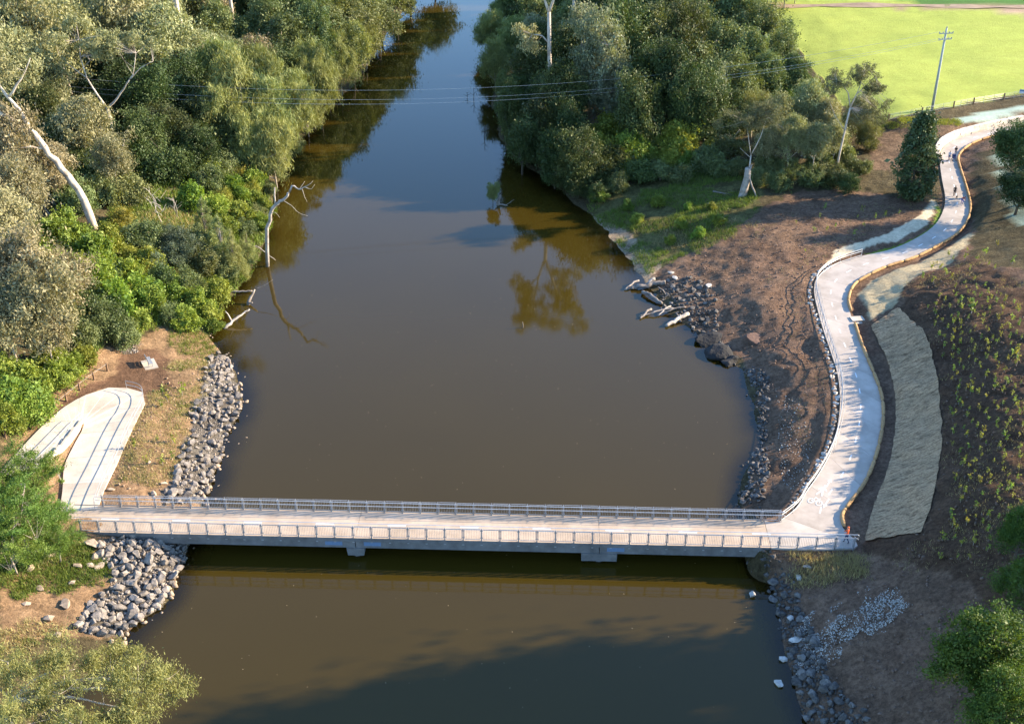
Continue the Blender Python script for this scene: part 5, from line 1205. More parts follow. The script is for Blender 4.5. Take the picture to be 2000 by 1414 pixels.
plant('kshrub', [(5.2,191.9,2.62),(8.5,184.9,2.37),(11.5,179.5,2.31),(14.8,178.4,2.30),(2.6,191.9,1.92),(10.4,190.9,2.94),(16.6,181.6,2.49),(20.4,177.6,2.12),(25.5,186.9,2.38),(30.4,192.4,2.61),(0.9,201.2,2.00),(-1.0,216.3,1.93),(6.7,182.4,1.84),(10.6,176.3,1.63),(13.7,173.8,1.45),(50.1,170.1,1.57),(51.2,168.4,1.40),(8.3,180.2,1.66),(12.3,178.2,1.64)], 'dark_shrub', 'dark green undergrowth shrub', 'shrub', 'dark shrubs of the right bank')
plant('weep', [(40.3,191.7,3.60),(36.9,191.2,2.23),(47.0,186.9,2.86),(51.0,189.3,2.38),(59.8,194.5,2.43),(58.8,186.6,2.02)], 'slender_gum', 'slender weeping gum', 'tree', 'slender gums below the field')
plant('pyramid', [(59.7,165.0,3.53)], 'pyramid_tree', 'tall pyramid shaped dark glossy tree beside the path', 'tree', None, (1.0, 1.0))
plant('dense', [(74.4,165.9,3.47),(70.4,153.6,2.42),(74.9,157.1,3.31)], 'shade_tree', 'dark green shade tree right of the upper path', 'tree', 'shade trees right of the upper path', (0.85,0.95), labels=['large dark shade tree right of the upper path', 'smaller dark shade tree below the large one by the path', 'dark shade tree behind the large one at the right edge'])
plant('broad', [(32.8,60.8,3.90),(40.9,75.4,2.05),(38.9,69.0,2.13),(32.9,56.8,2.74)], 'leafy_tree', 'fresh green leafy tree in the bottom right corner', 'tree', 'leafy trees at the bottom right edge', labels=['large fresh green tree in the bottom right corner', 'dark leafy tree at the right edge above the corner tree', 'leafy tree between the corner tree and the one above', 'leafy tree on the bottom edge at far right'])
# trees just outside the frame whose shade falls on the slope, the path and the water
plant('euc', [(50.5,73.0,5.0),(60.0,77.0,5.4),(69.0,78.5,6.4),(79.0,82.0,7.4),(90.0,82.0,7.8)], 'leafy_tree', 'leafy tree beyond the right edge above the water', 'tree', 'trees beyond the right edge', (1.0,1.3))
# far strip behind the field and forest going on upstream
plant('mid', [(54.6,276.8,2.59),(58.2,274.1,2.79),(62.2,273.9,2.56),(57.4,282.5,3.11),(65.5,278.3,2.13),(52.8,283.3,2.88)], 'field_tree', 'tree behind the green field', 'tree', 'trees behind the field')
plant('mid', [(-62.0,300.0,6.0),(-72.0,320.0,7.0),(-85.0,300.0,7.0),(-100.0,290.0,7.0),(-68.0,350.0,6.5),(-75.0,385.0,7.0),(36.0,300.0,6.5),(46.0,330.0,7.0),(60.0,310.0,7.0),(55.0,350.0,7.0),(75.0,335.0,7.0),(42.0,370.0,6.5)], 'riverside_tree', 'upstream forest tree', 'tree', 'upstream forest trees')

# ---------------------------------------------------------------- single trees with their own shape
def custom_tree(name, label, base, branches, clumps, n_leaf, L, W, mat, bark, cat='tree', droop=0.45, squash=0.7, inner=0.35, seed=1, twig=0.035):
    rng = np.random.default_rng(seed)
    root = link(name, None, loc=base, label=label, cat=cat)
    mb = MB(); nodes = []
    for pts, r0, r1 in branches:
        c = catmull(pts, 0.6); nodes.append(c)
        wob = rng.normal(size=c.shape)*min(r0,0.3)*0.28; wob[0] = 0; wob[-1] = 0; c = c+wob
        mb.tube([tuple(q) for q in c], list(np.linspace(r0, r1, len(c))*rng.uniform(0.88,1.12,len(c))), 8)
    if clumps:
        C = np.array([c[:3] for c in clumps], float); R = np.array([c[3] for c in clumps], float)
        CC = []; RR = []
        for c, r in zip(C, R):
            for _ in range(7):
                d = rng.normal(size=3); d /= np.linalg.norm(d)
                CC.append(c+d*r*0.75*np.array((1,1,0.7))); RR.append(r*rng.uniform(0.32,0.55))
        CC = np.array(CC); RR = np.array(RR)
        NN = np.vstack(nodes)
        for c in CC[::2]:
            dd = np.linalg.norm(NN-c, axis=1)*rng.uniform(1.0, 1.2, len(NN)); j = dd.argmin()
            mb.tube([tuple(v) for v in curve3(NN[j], c, (0,0,-0.2), 4)], [twig, twig*0.8, twig*0.6, twig*0.3], 4, False)
        V, F_, tint = leaves(rng, CC, RR, n_leaf, L, W, squash, droop, inner)
        link('crown', crown_mesh('crown', V, F_, tint, mat), None, root)
    tm = mb.mesh('trunk'); smooth(tm)
    link('trunk', tm, bark, root)
    return root
def cl(rng_seed, centre, spread, n_, r):
    g = np.random.default_rng(rng_seed)
    return [tuple(np.array(centre)+g.normal(size=3)*np.array(spread))+(r*g.uniform(0.8,1.2),) for _ in range(n_)]
wb = Vector((-37.72,61.90,0.03))
def rel_(q): return (q[0]-wb.x, q[1]-wb.y, q[2]-wb.z)
WG = [rel_(q) for q in ((-34.53,61.82,9.00), (-31.55,63.35,9.00), (-28.61,61.57,9.00), (-27.06,63.34,8.00), (-25.27,62.32,7.50), (-31.73,58.44,9.00), (-37.15,64.66,8.50), (-28.21,58.44,9.00), (-26.64,60.11,8.00), (-37.25,60.83,9.00), (-31.30,59.84,10.00), (-33.64,57.49,10.00), (-25.22,64.36,7.00), (-34.78,65.71,8.00), (-35.61,57.52,9.00), (-28.84,56.58,10.00), (-29.05,65.43,7.50), (-24.41,63.27,6.80))]
custom_tree('weeping_gum', 'olive yellow weeping gum filling the bottom left corner', tuple(wb),
    [([(0,0,-1),(0.3,0.6,3),(0.8,1.5,5.5)],0.42,0.30)]+[([(0.8,1.5,5.5), tuple((np.array((0.8,1.5,5.5))*0.55+np.array(WG[i])*0.45)+np.array((0,0,0.8))), tuple(np.array(WG[i])*0.97)],0.14,0.03) for i in (1,3,4,5,6,8,9,10,12,15)],
    [(*q, 1.75 if i not in (4,12,17) else 1.15) for i, q in enumerate(WG)], 60000, 0.20, 0.042, PROTO['weep'][0][1].materials[0], M['bark_white'], seed=15, twig=0.03, droop=0.75, squash=0.75, inner=0.2)
b0 = (-55.78,145.92,8.06)
custom_tree('leaning_gum', 'huge pale gum leaning left over the left bank thicket', b0,
    [([(0,0,-1),(-0.5,0,2.5),(-1.4,0.2,5.3),(-3.1,0.3,8.3),(-4.6,0.2,11),(-6.2,0,13.6)],0.52,0.36),
     ([(-6.2,0,13.6),(-8,-0.5,15.2),(-9.8,-0.8,16.4),(-12.2,-1,17.2),(-14,-1,19)],0.42,0.12), ([(-9.8,-0.8,16.4),(-11,-1,18.5),(-11.5,-0.5,21)],0.22,0.06),
     ([(-6.0,0,13.3),(-7.0,0.4,16),(-8.8,0.6,19),(-8.6,0.5,22.5)],0.36,0.08), ([(-8.0,0.5,17.7),(-6,0.8,20),(-4.5,1,22.5)],0.18,0.05), ([(-4.6,0.2,11),(-6.5,-1,11.6),(-8.2,-1.4,11.2)],0.2,0.04)],
    cl(1,(-10,0,22.5),(3.2,2.4,2.4),12,2.0), 16000, 0.30, 0.12, L_['euc'], M['bark_white'])
b0 = (-61.56,176.26,8.33)
custom_tree('forked_gum', 'white forked gum with open crown in the left bank forest', b0,
    [([(0,0,-1),(-0.2,0,3),(-0.5,0,6.4)],0.34,0.26), ([(-0.5,0,6.4),(-1.6,0.1,8.4),(-2.8,0,11.2),(-3.1,0,14.5),(-3.0,0.2,17)],0.22,0.05),
     ([(-0.5,0,6.4),(1.2,0,8.2),(3.0,0,10.2),(4.6,0.2,12.6),(5.2,0,15)],0.2,0.05), ([(3.6,0,11),(5.6,0,12.8),(7.6,0,13.8)],0.1,0.03), ([(-2.8,0,11.2),(-5,0.2,13),(-6.4,0.2,14.5)],0.1,0.03)],
    cl(2,(0.2,0.5,16.2),(3.6,2.0,1.4),13,1.7), 15000, 0.28, 0.11, L_['euc'], M['bark_white'], seed=2)
b0 = (-57.82,208.96,6.69)
custom_tree('giant_gum', 'thick white trunk rising out of the top of the frame at left', b0,
    [([(0,0,-1),(-0.1,0,8),(-0.5,0,16),(-0.8,0,24),(-1.2,0,30)],0.6,0.35), ([(-0.9,0,25),(2,0,29),(4,0,33)],0.3,0.08), ([(-1.2,0,30),(-4,0,34),(-5,0.4,37)],0.3,0.08), ([(-0.6,0,18),(-1.8,0,19.2),(-3.2,0,19.8)],0.12,0.03)],
    cl(3,(-0.5,0,36),(3.6,3.4,2.2),13,2.4), 11000, 0.34, 0.14, L_['euc'], M['bark_white'], seed=3)
b0 = (-55.35,236.52,6.71)
custom_tree('giant_gum', 'narrow white trunk beside the thick one at the top edge', b0,
    [([(0,0,-1),(0,0,8),(-0.2,0,16),(-0.4,0,27)],0.42,0.26), ([(-0.2,0,14),(-1.6,0,16)],0.14,0.05), ([(-0.4,0,24),(3,0,29)],0.2,0.06)],
    cl(4,(0,0,30),(3.0,3,2.0),11,2.2), 9000, 0.34, 0.14, L_['euc'], M['bark_white'], seed=4)
b0 = (6.69,203.55,1.60)
custom_tree('tall_gum', 'tallest gum on the right bank with forked pale trunk', b0,
    [([(0,0,-1.5),(0.1,0,8),(-0.2,0,15),(-0.4,0,21.5)],0.40,0.30), ([(-0.4,0,21.5),(-1.6,0,25),(-2.4,0,30)],0.3,0.1), ([(-0.4,0,21.5),(1.0,0,25.5),(2.4,0.3,30)],0.3,0.1), ([(-0.2,0,16),(-1.6,0,17.4),(-3.2,-0.4,17.8)],0.15,0.05), ([(0.3,0,24),(3.4,0,26),(6,0.4,28.5)],0.14,0.04), ([(-1.6,0,25),(-4,0,27.4),(-6,0,29)],0.14,0.04)],
    cl(5,(0,0,30.5),(4.2,3.8,2.6),22,2.1)+cl(6,(-4.2,-0.3,17.4),(1.3,1.0,0.9),5,1.5), 24000, 0.32, 0.13, L_['euc'], M['bark_white'], seed=5)
b0 = (12.08,230.21,2.81)
custom_tree('tall_gum', 'straight pale trunk right of the tallest gum with bare side branches', b0,
    [([(0,0,-1),(-0.1,0,9),(-0.3,0,17),(-0.5,0,26)],0.42,0.24), ([(-0.1,0,11),(1.4,0,13),(3.2,0,14.4),(4.2,0,16)],0.14,0.03), ([(1.8,0,13.4),(3.8,0,13.2)],0.06,0.02), ([(2.4,0,13.8),(2.8,0.2,16)],0.06,0.02), ([(3.2,0,14.4),(4.8,0.2,14.8)],0.05,0.02)],
    cl(7,(-0.4,0,27),(2.6,2.6,1.8),11,1.9), 9000, 0.32, 0.13, L_['euc'], M['bark_white'], seed=6)
b0 = (50.12,173.04,4.48)
custom_tree('slender_gum', 'slender white stemmed gum with small open crown near the power pole', b0,
    [([(0,0,-0.8),(0.2,0,4),(0.5,0,8),(0.8,0,11.5)],0.19,0.13), ([(0.8,0,11.5),(0.2,0,13.8),(-1.8,0.2,15.8)],0.11,0.03), ([(0.8,0,11.5),(1.6,0,14),(2.2,0,17)],0.12,0.03), ([(1.5,0,13.6),(3.2,0.2,15.4),(4.0,0.2,16)],0.08,0.02), ([(0.4,0,8),(-1.4,0,10.4),(-2.4,0.1,12.4)],0.07,0.02)],
    cl(8,(1.6,0,16.8),(1.7,1.3,0.8),12,1.25)+cl(9,(-1.8,0,15.4),(0.8,0.8,0.5),5,1.0)+cl(10,(4.0,0,15.2),(0.7,0.7,0.8),6,1.0)+cl(11,(4.6,0,10.4),(1.2,1.0,1.4),9,1.2), 24000, 0.20, 0.055, leaf_mat('sparse_gum_leaves',(0.075,0.085,0.038),(0.165,0.165,0.075),0.25,0.0,0.0), M['bark_white'], seed=7, twig=0.03)
b0 = (35.81,169.45,3.69)
custom_tree('pale_stemmed_gum', 'pale stemmed small gum growing from behind the grey stump', b0,
    [([(0.2,0.4,-0.5),(0.2,0.4,3.5),(0.2,0.3,6)],0.14,0.11), ([(0.2,0.3,6),(-0.4,0.3,8.5),(-1.0,0.2,11.5)],0.09,0.03), ([(0.2,0.3,6),(1.4,0.3,9),(2.0,0.2,12)],0.09,0.03), ([(0.2,0.3,5.6),(-1.6,0.1,7.2)],0.05,0.02)],
    cl(12,(0.3,0.6,11.8),(2.3,1.6,1.3),17,1.5), 26000, 0.20, 0.045, leaf_mat('fine_olive_leaves',(0.08,0.09,0.04),(0.17,0.165,0.08),0.28,0.0,0.0), M['bark_white'], seed=8, twig=0.025, droop=0.7)

# ---------------------------------------------------------------- dead wood
def dead(name, label, base, branches, mat='dead_wood', cat='dead tree', seed=3, group=None):
    rng = np.random.default_rng(seed)
    root = link(name, None, loc=base, label=label, cat=cat, group=group)
    for i, (pts, r0, r1) in enumerate(branches):
        c = catmull(pts, 0.35); wob = rng.normal(size=c.shape)*r0*0.22; wob[0] = 0; c = c+wob
        mb = MB(); mb.tube([tuple(q) for q in c], list(np.linspace(r0, r1, len(c))), 8)
        mb.obj('trunk' if i == 0 else 'branch', M[mat], root, sm=True)
    return root
dead('dead_tree', 'bleached dead tree leaning out over the water from the left bank', (-34.54,151.05,-0.30),
    [([(0,0,-0.6),(0.3,0,3),(0.7,0,6.2),(1.25,0,8.2),(2.1,0,9.6),(3.4,0,10.3),(4.2,-0.2,11.4)],0.30,0.17), ([(4.2,-0.2,11.4),(4.7,-0.2,12.4),(5.6,-0.3,11.9),(6.6,-0.4,12.4),(7.6,-0.5,13.2)],0.15,0.03),
     ([(2.1,0,9.6),(2.1,0.1,10.8),(2.25,0.1,12.0)],0.14,0.08), ([(6.4,-0.4,12.3),(7.4,-0.9,12.2),(7.9,-1.0,12.9)],0.06,0.02), ([(3.2,0,10.2),(4.4,-0.5,9.6),(5.4,-1.0,8.8),(6.6,-1.2,8.4)],0.05,0.015), ([(6.0,-0.3,12.1),(6.3,-0.5,10.9),(6.6,-0.6,10.2)],0.04,0.015), ([(1.3,0,8.2),(2.0,-0.3,8.6),(2.6,-0.4,7.8)],0.05,0.015), ([(5.6,-0.3,11.9),(6.4,0.1,12.9)],0.05,0.015)])
dead('fallen_branch', 'curved bleached branch across the foot of the leaning dead tree', (-37.18,153.25,0.60),
    [([(-1.4,0,0.2),(-0.4,0,1.4),(1.2,-0.2,1.5),(2.4,-0.4,0.5),(3.6,-0.6,-0.4)],0.11,0.04), ([(-0.4,0,1.4),(-1.4,0.2,0.8)],0.05,0.02)], cat='branch', seed=4)
dead('driftwood_log', 'forked pale log sloping into the water below the left thicket', (-36.67,132.41,0.10),
    [([(0,0,-0.2),(1.0,0.8,0.5),(2.0,1.7,1.0),(3.0,2.6,1.3)],0.24,0.08), ([(0.9,0.8,0.5),(0.5,1.1,1.4),(0.2,1.0,1.9)],0.12,0.04), ([(2.4,2.1,1.1),(3.0,2.0,1.5)],0.05,0.02)], cat='log', seed=5)
dead('driftwood_log', 'short log with root end standing in the left shallows', (-34.90,139.05,0.10),
    [([(0,0,-0.2),(0.3,0.6,0.7),(0.9,1.2,1.6)],0.28,0.10), ([(0,0,0.1),(0.7,-0.2,0.3)],0.16,0.08), ([(0.9,1.2,1.6),(2.2,1.6,2.0),(3.2,2.0,2.6)],0.05,0.015)], 'drift', cat='log', seed=6)
dead('driftwood_log', 'low dark log lying along the left sandy shore', (-37.56,142.41,0.10), [([(-1.0,0,0.05),(0.6,0.2,0.12),(2.6,0.3,0.15)],0.16,0.10)], 'drift', cat='log', seed=7)
DL = [(((20.85,144.33,0.70), (16.24,143.72,0.15)), 0.34, 'drift', 'thick sawn log at the top of the driftwood pile'), (((17.48,142.31,0.30), (19.74,139.05,0.25)), 0.24, 'drift', 'curved grey log pointing into the water'),
      (((17.37,145.60,0.40), (15.24,143.35,0.10)), 0.14, 'drift', 'dark bent branch at the outer end of the driftwood'), (((21.51,137.07,0.50), (16.44,135.52,0.10)), 0.12, 'drift', 'long pale branch in the middle of the driftwood'),
      (((20.78,137.66,0.50), (18.93,135.81,0.10)), 0.10, 'dead_wood', 'pale curved branch crossing the driftwood'), (((22.82,135.32,0.50), (19.59,132.83,0.10)), 0.28, 'dead_wood', 'bright white bleached log at the front of the driftwood'),
      (((18.19,137.17,0.30), (16.52,134.95,0.10)), 0.16, 'drift', 'short broken pale log end in the water'), (((22.69,136.97,0.70), (19.30,136.20,0.20)), 0.09, 'drift', 'thin dark branch at the back of the driftwood'),
      (((21.26,136.00,0.30), (21.70,134.09,0.10)), 0.08, 'drift', 'short stick beside the white log'), (((19.55,145.25,0.80), (18.28,144.73,0.20)), 0.22, 'dead_wood', 'pale upright stump end behind the thick log'),
      (((20.47,140.93,0.60), (19.48,141.62,1.40)), 0.07, 'drift', 'upright stick between the two big logs')]
for k, ((a, b), r, mt, lb) in enumerate(DL):
    a_ = Vector(a); b_ = Vector(b)-a_
    dead('driftwood_log', lb, a, [([(0,0,0),tuple(b_*0.35+Vector((0,0.15,0.15))),tuple(b_*0.7+Vector((0,-0.1,0.1))),tuple(b_)],r,r*0.75)]+([([tuple(b_*0.4),tuple(b_*0.5+Vector((0.4,0.5,0.6)))],r*0.4,r*0.15)] if k in (3,5,0) else []), mt, 'log', 20+k, 'driftwood pile on the right shore')
dead('tree_stump', 'tall hollow grey stump at the edge of the right bank clearing', (35.32,168.37,3.62),
    [([(-0.3,0,-0.6),(-0.1,0,1.4),(0.15,0,3.0),(0.25,0,4.4)],0.66,0.44), ([(0.3,-0.2,3.4),(1.0,-0.4,1.8),(1.9,-0.8,-0.2)],0.16,0.10), ([(-0.2,0.1,0.6),(-0.9,-0.3,-0.2)],0.4,0.2), ([(0.4,-0.2,4.0),(0.7,-0.1,5.2)],0.14,0.05)], 'bark_grey', 'stump', 9)
dead('fallen_branch', 'thin grey branch fallen in the grass left of the stump', (30.95,170.73,3.19), [([(0,0,0.3),(1.6,-0.6,0.25),(3.4,-1.6,0.2),(5.2,-3.0,0.1)],0.13,0.04)], 'drift', 'branch', 10)
dead('fallen_branch', 'pale branch lying on the grass beside the grey stump', (29.45,166.74,2.94), [([(0,0,0.2),(1.5,-0.1,0.2),(3.5,-0.1,0.2)],0.07,0.03)], 'drift', 'branch', 11)
dead('river_snag', 'dark root snag standing in the water near the right bank', (-2.26,173.84,-0.10),
    [([(0,0,-0.4),(0.1,0,0.8),(0.5,0.1,1.8)],0.35,0.12), ([(0,0,0.3),(1.2,-0.2,0.1),(2.2,-0.3,-0.1)],0.16,0.06), ([(0,0,0.5),(-0.7,0,1.2)],0.12,0.04), ([(1.2,-0.2,0.1),(2.6,0.4,0.9)],0.06,0.02)], 'drift', 'snag', 12)
plant('cas', [((-3.02,176.45,1.20)[0], (-2.26,174.02,0.00)[1]+0.3, 0.85)], 'snag_bush', 'small feathery bush growing on the river snag', 'shrub', None)
for k, (q, h, lb) in enumerate((((-7.62,228.89,0.00), 2.6, 'bare dead twig tree standing in the blue water near the wires'), ((-5.02,206.01,0.00), 2.4, 'bare dead twig tree standing in the water downstream of the wires'), ((1.30,132.60,0.00), 0.9, 'small stick standing up in the middle of the river'), ((-8.99,230.24,0.00), 1.2, 'low broken twig stub left of the dead twig tree'))):
    dead('dead_sapling', lb, q, [([(0,0,-0.5),(0.1,0,h*0.5),(0,0,h)],0.07 if k != 2 else 0.1,0.03)]+([] if k == 2 else [([(0.1,0,h*0.5),(0.8,0,h*0.75)],0.04,0.015), ([(0.1,0,h*0.35),(-0.7,0,h*0.6)],0.04,0.015), ([(0,0,h*0.8),(0.5,0.1,h*1.05)],0.03,0.015)]), 'bark_dark' if k != 2 else 'drift', 'dead tree', 30+k)
dg = np.random.default_rng(8)
for k, (q, h) in enumerate((((-48.68,152.62,5.59),4.5),((-50.55,154.66,6.28),4.0),((-47.69,155.58,5.12),3.4),((-39.76,199.32,0.41),7),((-72.14,238.00,9.41),6),((-79.04,254.48,10.62),8),((-60.63,145.55,9.32),4),((50.52,185.32,4.44),5),((36.32,185.47,3.50),5),((-75.32,174.22,11.66),5))):
    br = [([(0,0,-0.3),(0.1*h*dg.normal(),0,h*0.5),(0.15*h*dg.normal(),0,h)],0.03*h**0.6,0.02)]
    for j in range(9):
        z0 = h*dg.uniform(0.25,0.9); a_ = dg.uniform(0,6.28); l_ = h*dg.uniform(0.2,0.45)
        br.append(([(0,0,z0),(math.cos(a_)*l_*0.5,math.sin(a_)*l_*0.5,z0+l_*0.4),(math.cos(a_)*l_,math.sin(a_)*l_,z0+l_*0.75)],0.03,0.01))
    dead('bare_tree', 'leafless grey branches among the bank shrubs', q, br, 'dead_wood', 'dead tree', 50+k, 'leafless trees among the shrubs')

# ---------------------------------------------------------------- grass, undergrowth and planted seedlings
def blades(name, poly, n, h, w, mat, label, seed, spread=0.25, clump=6, dens=None):
    rng = np.random.default_rng(seed)
    xs = [p_[0] for p_ in poly]; ys = [p_[1] for p_ in poly]
    m_ = int(n/clump*3)
    cx = rng.uniform(min(xs), max(xs), m_); cy = rng.uniform(min(ys), max(ys), m_)
    k = in_poly(cx+fbm(cx*0.4, cy*0.4, seed+5, 3)*2.2, cy+fbm(cx*0.4, cy*0.4, seed+9, 3)*2.2, poly)
    if dens is not None: k &= (fbm(cx*0.18, cy*0.18, seed, 3) > dens)
    cx = cx[k][:n//clump]; cy = cy[k][:n//clump]
    cz = terrain(cx, cy)
    g = cz > 0.05; cx, cy, cz = cx[g], cy[g], cz[g]
    cnt = len(cx)*clump
    bx_ = np.repeat(cx, clump)+rng.normal(size=cnt)*spread; by_ = np.repeat(cy, clump)+rng.normal(size=cnt)*spread; bz_ = np.repeat(cz, clump)
    a_ = rng.uniform(0, 2*math.pi, cnt); hh = h*rng.uniform(0.5,1.5,cnt); ww = w*rng.uniform(0.6,1.4,cnt)
    lean = rng.normal(size=(cnt,2))*0.45*hh[:,None]
    V = np.stack([np.stack([bx_-np.cos(a_)*ww, by_-np.sin(a_)*ww, bz_-0.05],1), np.stack([bx_+np.cos(a_)*ww, by_+np.sin(a_)*ww, bz_-0.05],1), np.stack([bx_+lean[:,0], by_+lean[:,1], bz_+hh],1)],1).reshape(-1,3)
    me = new_mesh(name, V, np.arange(3*cnt).reshape(cnt,3)); float_attr(me, 'tint', np.repeat(np.clip(0.5*np.repeat(rng.random(len(cx)),clump)+0.5*rng.random(cnt),0,1),3))
    return link(name, me, mat, label=label, kind='stuff')
FL = [(-42.93,82.47),(-36.65,74.88),(-40.88,69.78),(-45.21,81.65)]
blades('grass', [(11.91,170.01),(15.05,159.11),(19.16,147.91),(24.48,151.35),(31.28,154.19),(37.43,164.34),(44.01,170.46),(34.54,179.57),(24.90,181.06),(16.37,177.52)], 26000, 0.35, 0.035, L_['grass'], 'long green grass on the right bank clearing', 1, dens=-0.02)
blades('dry_grass', [(14.38,171.90),(20.18,166.20),(24.93,161.04),(29.77,158.64),(36.01,164.82),(43.74,169.12),(51.10,167.35),(41.80,159.85),(28.88,152.48),(18.61,157.20)], 7000, 0.35, 0.03, L_['dry'], 'pale dry grass on the right bank clearing', 2, dens=0.1)
blades('undergrowth', [(-41.46,129.66),(-37.95,133.01),(-36.36,144.91),(-36.03,158.54),(-38.72,178.05),(-47.34,178.44),(-54.97,171.66),(-56.17,150.37),(-49.79,134.02),(-45.85,125.66)], 30000, 0.55, 0.07, L_['grass'], 'green undergrowth on the left bank', 3, 0.35)
blades('undergrowth', [(-54.16,106.89),(-52.16,116.39),(-48.53,122.73),(-48.44,118.34),(-50.20,110.08),(-51.15,103.84),(-51.64,99.62)], 12000, 0.4, 0.05, L_['grass'], 'green undergrowth beside the timber fence', 4, 0.35)
blades('dry_grass', [(-52.45,151.45),(-49.75,159.77),(-47.67,166.20),(-43.82,161.80),(-42.13,140.82),(-37.95,133.01),(-42.48,128.90),(-46.52,137.72)], 12000, 0.5, 0.04, L_['dry'], 'pale dry grass on the left bank', 5, 0.35, dens=-0.3)
blades('ground_cover', [(-45.21,81.65),(-41.28,85.63),(-38.26,86.23),(-36.27,83.21),(-36.12,80.19),(-36.82,75.43),(-39.62,72.78),(-41.62,71.87)], 11000, 0.28, 0.035, L_['grass'], 'sparse green weeds on the bank downstream of the left bridge end', 6, 0.2, dens=0.02)
blades('dry_grass', [(-39.86,94.85),(-40.22,103.47),(-39.85,110.22),(-40.14,119.71),(-36.92,123.26),(-34.72,110.30),(-34.10,98.64),(-34.45,94.58)], 11000, 0.24, 0.024, L_['dry'], 'thin dry grass on the sandy left bank', 7, 0.25, dens=-0.2)
blades('ground_cover', [(-39.61,94.85),(-39.93,104.37),(-39.60,111.37),(-39.63,119.98),(-36.81,125.29),(-35.45,117.20),(-34.89,105.16),(-34.19,95.93)], 3600, 0.2, 0.025, L_['grass'], 'sparse green weeds on the sandy left bank', 15, 0.2, dens=0.12)
blades('ground_cover', [(-46.44,85.24),(-42.25,87.13),(-38.26,86.23),(-36.65,74.88),(-39.81,70.99),(-41.05,70.27)], 6000, 0.3, 0.03, L_['dry'], 'dry straw weeds on the bank downstream of the left bridge end', 16, 0.25, dens=-0.1)
blades('ground_cover', [(-42.17,127.64),(-38.98,132.07),(-35.75,125.97),(-37.22,122.09),(-41.05,123.03)], 3500, 0.25, 0.03, L_['grass'], 'pale green weeds near the bench', 8, 0.2)
blades('dry_grass', [(49.47,134.90),(60.36,140.97),(61.37,118.84),(50.16,88.45),(42.50,71.41),(37.97,75.76),(32.26,83.57),(25.10,84.28),(25.77,82.42),(32.28,80.51),(37.70,83.35),(43.68,99.13),(47.87,115.83)], 16000, 0.20, 0.018, L_['dry'], 'thin dry grass over the planted right slope', 9, 0.22, dens=-0.05)
blades('dry_grass', [(31.50,151.19),(42.64,163.84),(52.87,165.24),(61.85,162.27),(44.81,147.53),(39.31,138.07),(37.14,120.02),(32.51,104.52),(28.10,94.07),(27.66,101.30),(33.84,121.05),(33.44,138.60)], 9000, 0.16, 0.016, L_['dry'], 'thin dry grass on the right bank soil', 10, 0.22, dens=0.05)
blades('dry_grass', [(24.23,84.61),(31.13,84.24),(31.71,81.57),(28.82,80.54),(25.72,82.12)], 3500, 0.4, 0.025, L_['dry'], 'straw coloured grass clumps below the right bridge end', 11, 0.25)
blades('dry_grass', [(32.48,85.94),(34.64,91.40),(37.09,96.29),(39.44,101.73),(41.73,108.43),(43.04,114.75),(43.52,121.69),(47.27,131.45),(48.45,125.29),(47.64,114.98),(45.32,104.19),(42.89,96.59),(40.08,89.67),(37.10,83.44)], 2600, 0.14, 0.014, L_['dry'], 'thin straw poking through the erosion matting', 14, 0.2, dens=0.0)
blades('verge_grass', Z_VERGE, 6000, 0.14, 0.03, L_['grass'], 'strip of green turf along the path', 12, 0.12)
blades('verge_grass', [(61.28,195.06),(68.17,195.29),(74.53,196.09),(76.73,194.66),(72.72,192.92),(65.81,192.72),(60.93,193.46)], 5000, 0.22, 0.04, L_['yellow'], 'yellow green grass under the power pole', 13, 0.2)

SEED = []
for i in range(5):
    g = np.random.default_rng(300+i)
    n_ = 34
    C = np.stack([g.normal(size=7)*0.10, g.normal(size=7)*0.10, np.linspace(0.22,0.62,7)],1)
    V, F_, tint = leaves(g, C*np.array((0.7,0.7,1.1)), np.full(7, 0.11), 48, 0.16, 0.06, 0.9, 0.0, 0.2)
    cm = crown_mesh('seedling_foliage', V, F_, tint, L_['yellow'] if i % 2 else L_['bright'])
    st = MB().tube([(0,0,-0.05),(0.02,0,0.3),(0,0,0.6)], [0.02,0.015,0.008], 4).mesh('seedling_stem'); st.materials.append(M['bark_grey'])
    SEED.append((st, cm))
SLP = [(49.55,127.14),(56.96,131.63),(58.17,120.60),(50.48,98.63),(44.01,81.64),(42.27,79.16),(39.02,76.58),(36.27,78.90),(39.33,85.83),(44.03,98.77),(47.76,112.00)]
g = random.Random(77)
spts = scatter(SLP, 235, 0.85, np.random.default_rng(17))
for (x, y) in spts:
    st, cm = SEED[g.randrange(5)]
    s = g.uniform(0.65,1.3)
    o = link('seedling', None, loc=(x, y, tz(x, y)+0.02), rz=g.uniform(0,6.28), scale=s, label='young yellow green seedling planted on the dark right slope', cat='seedling', group='seedlings on the right slope')
    link('stem', st, None, o); link('foliage', cm, None, o)
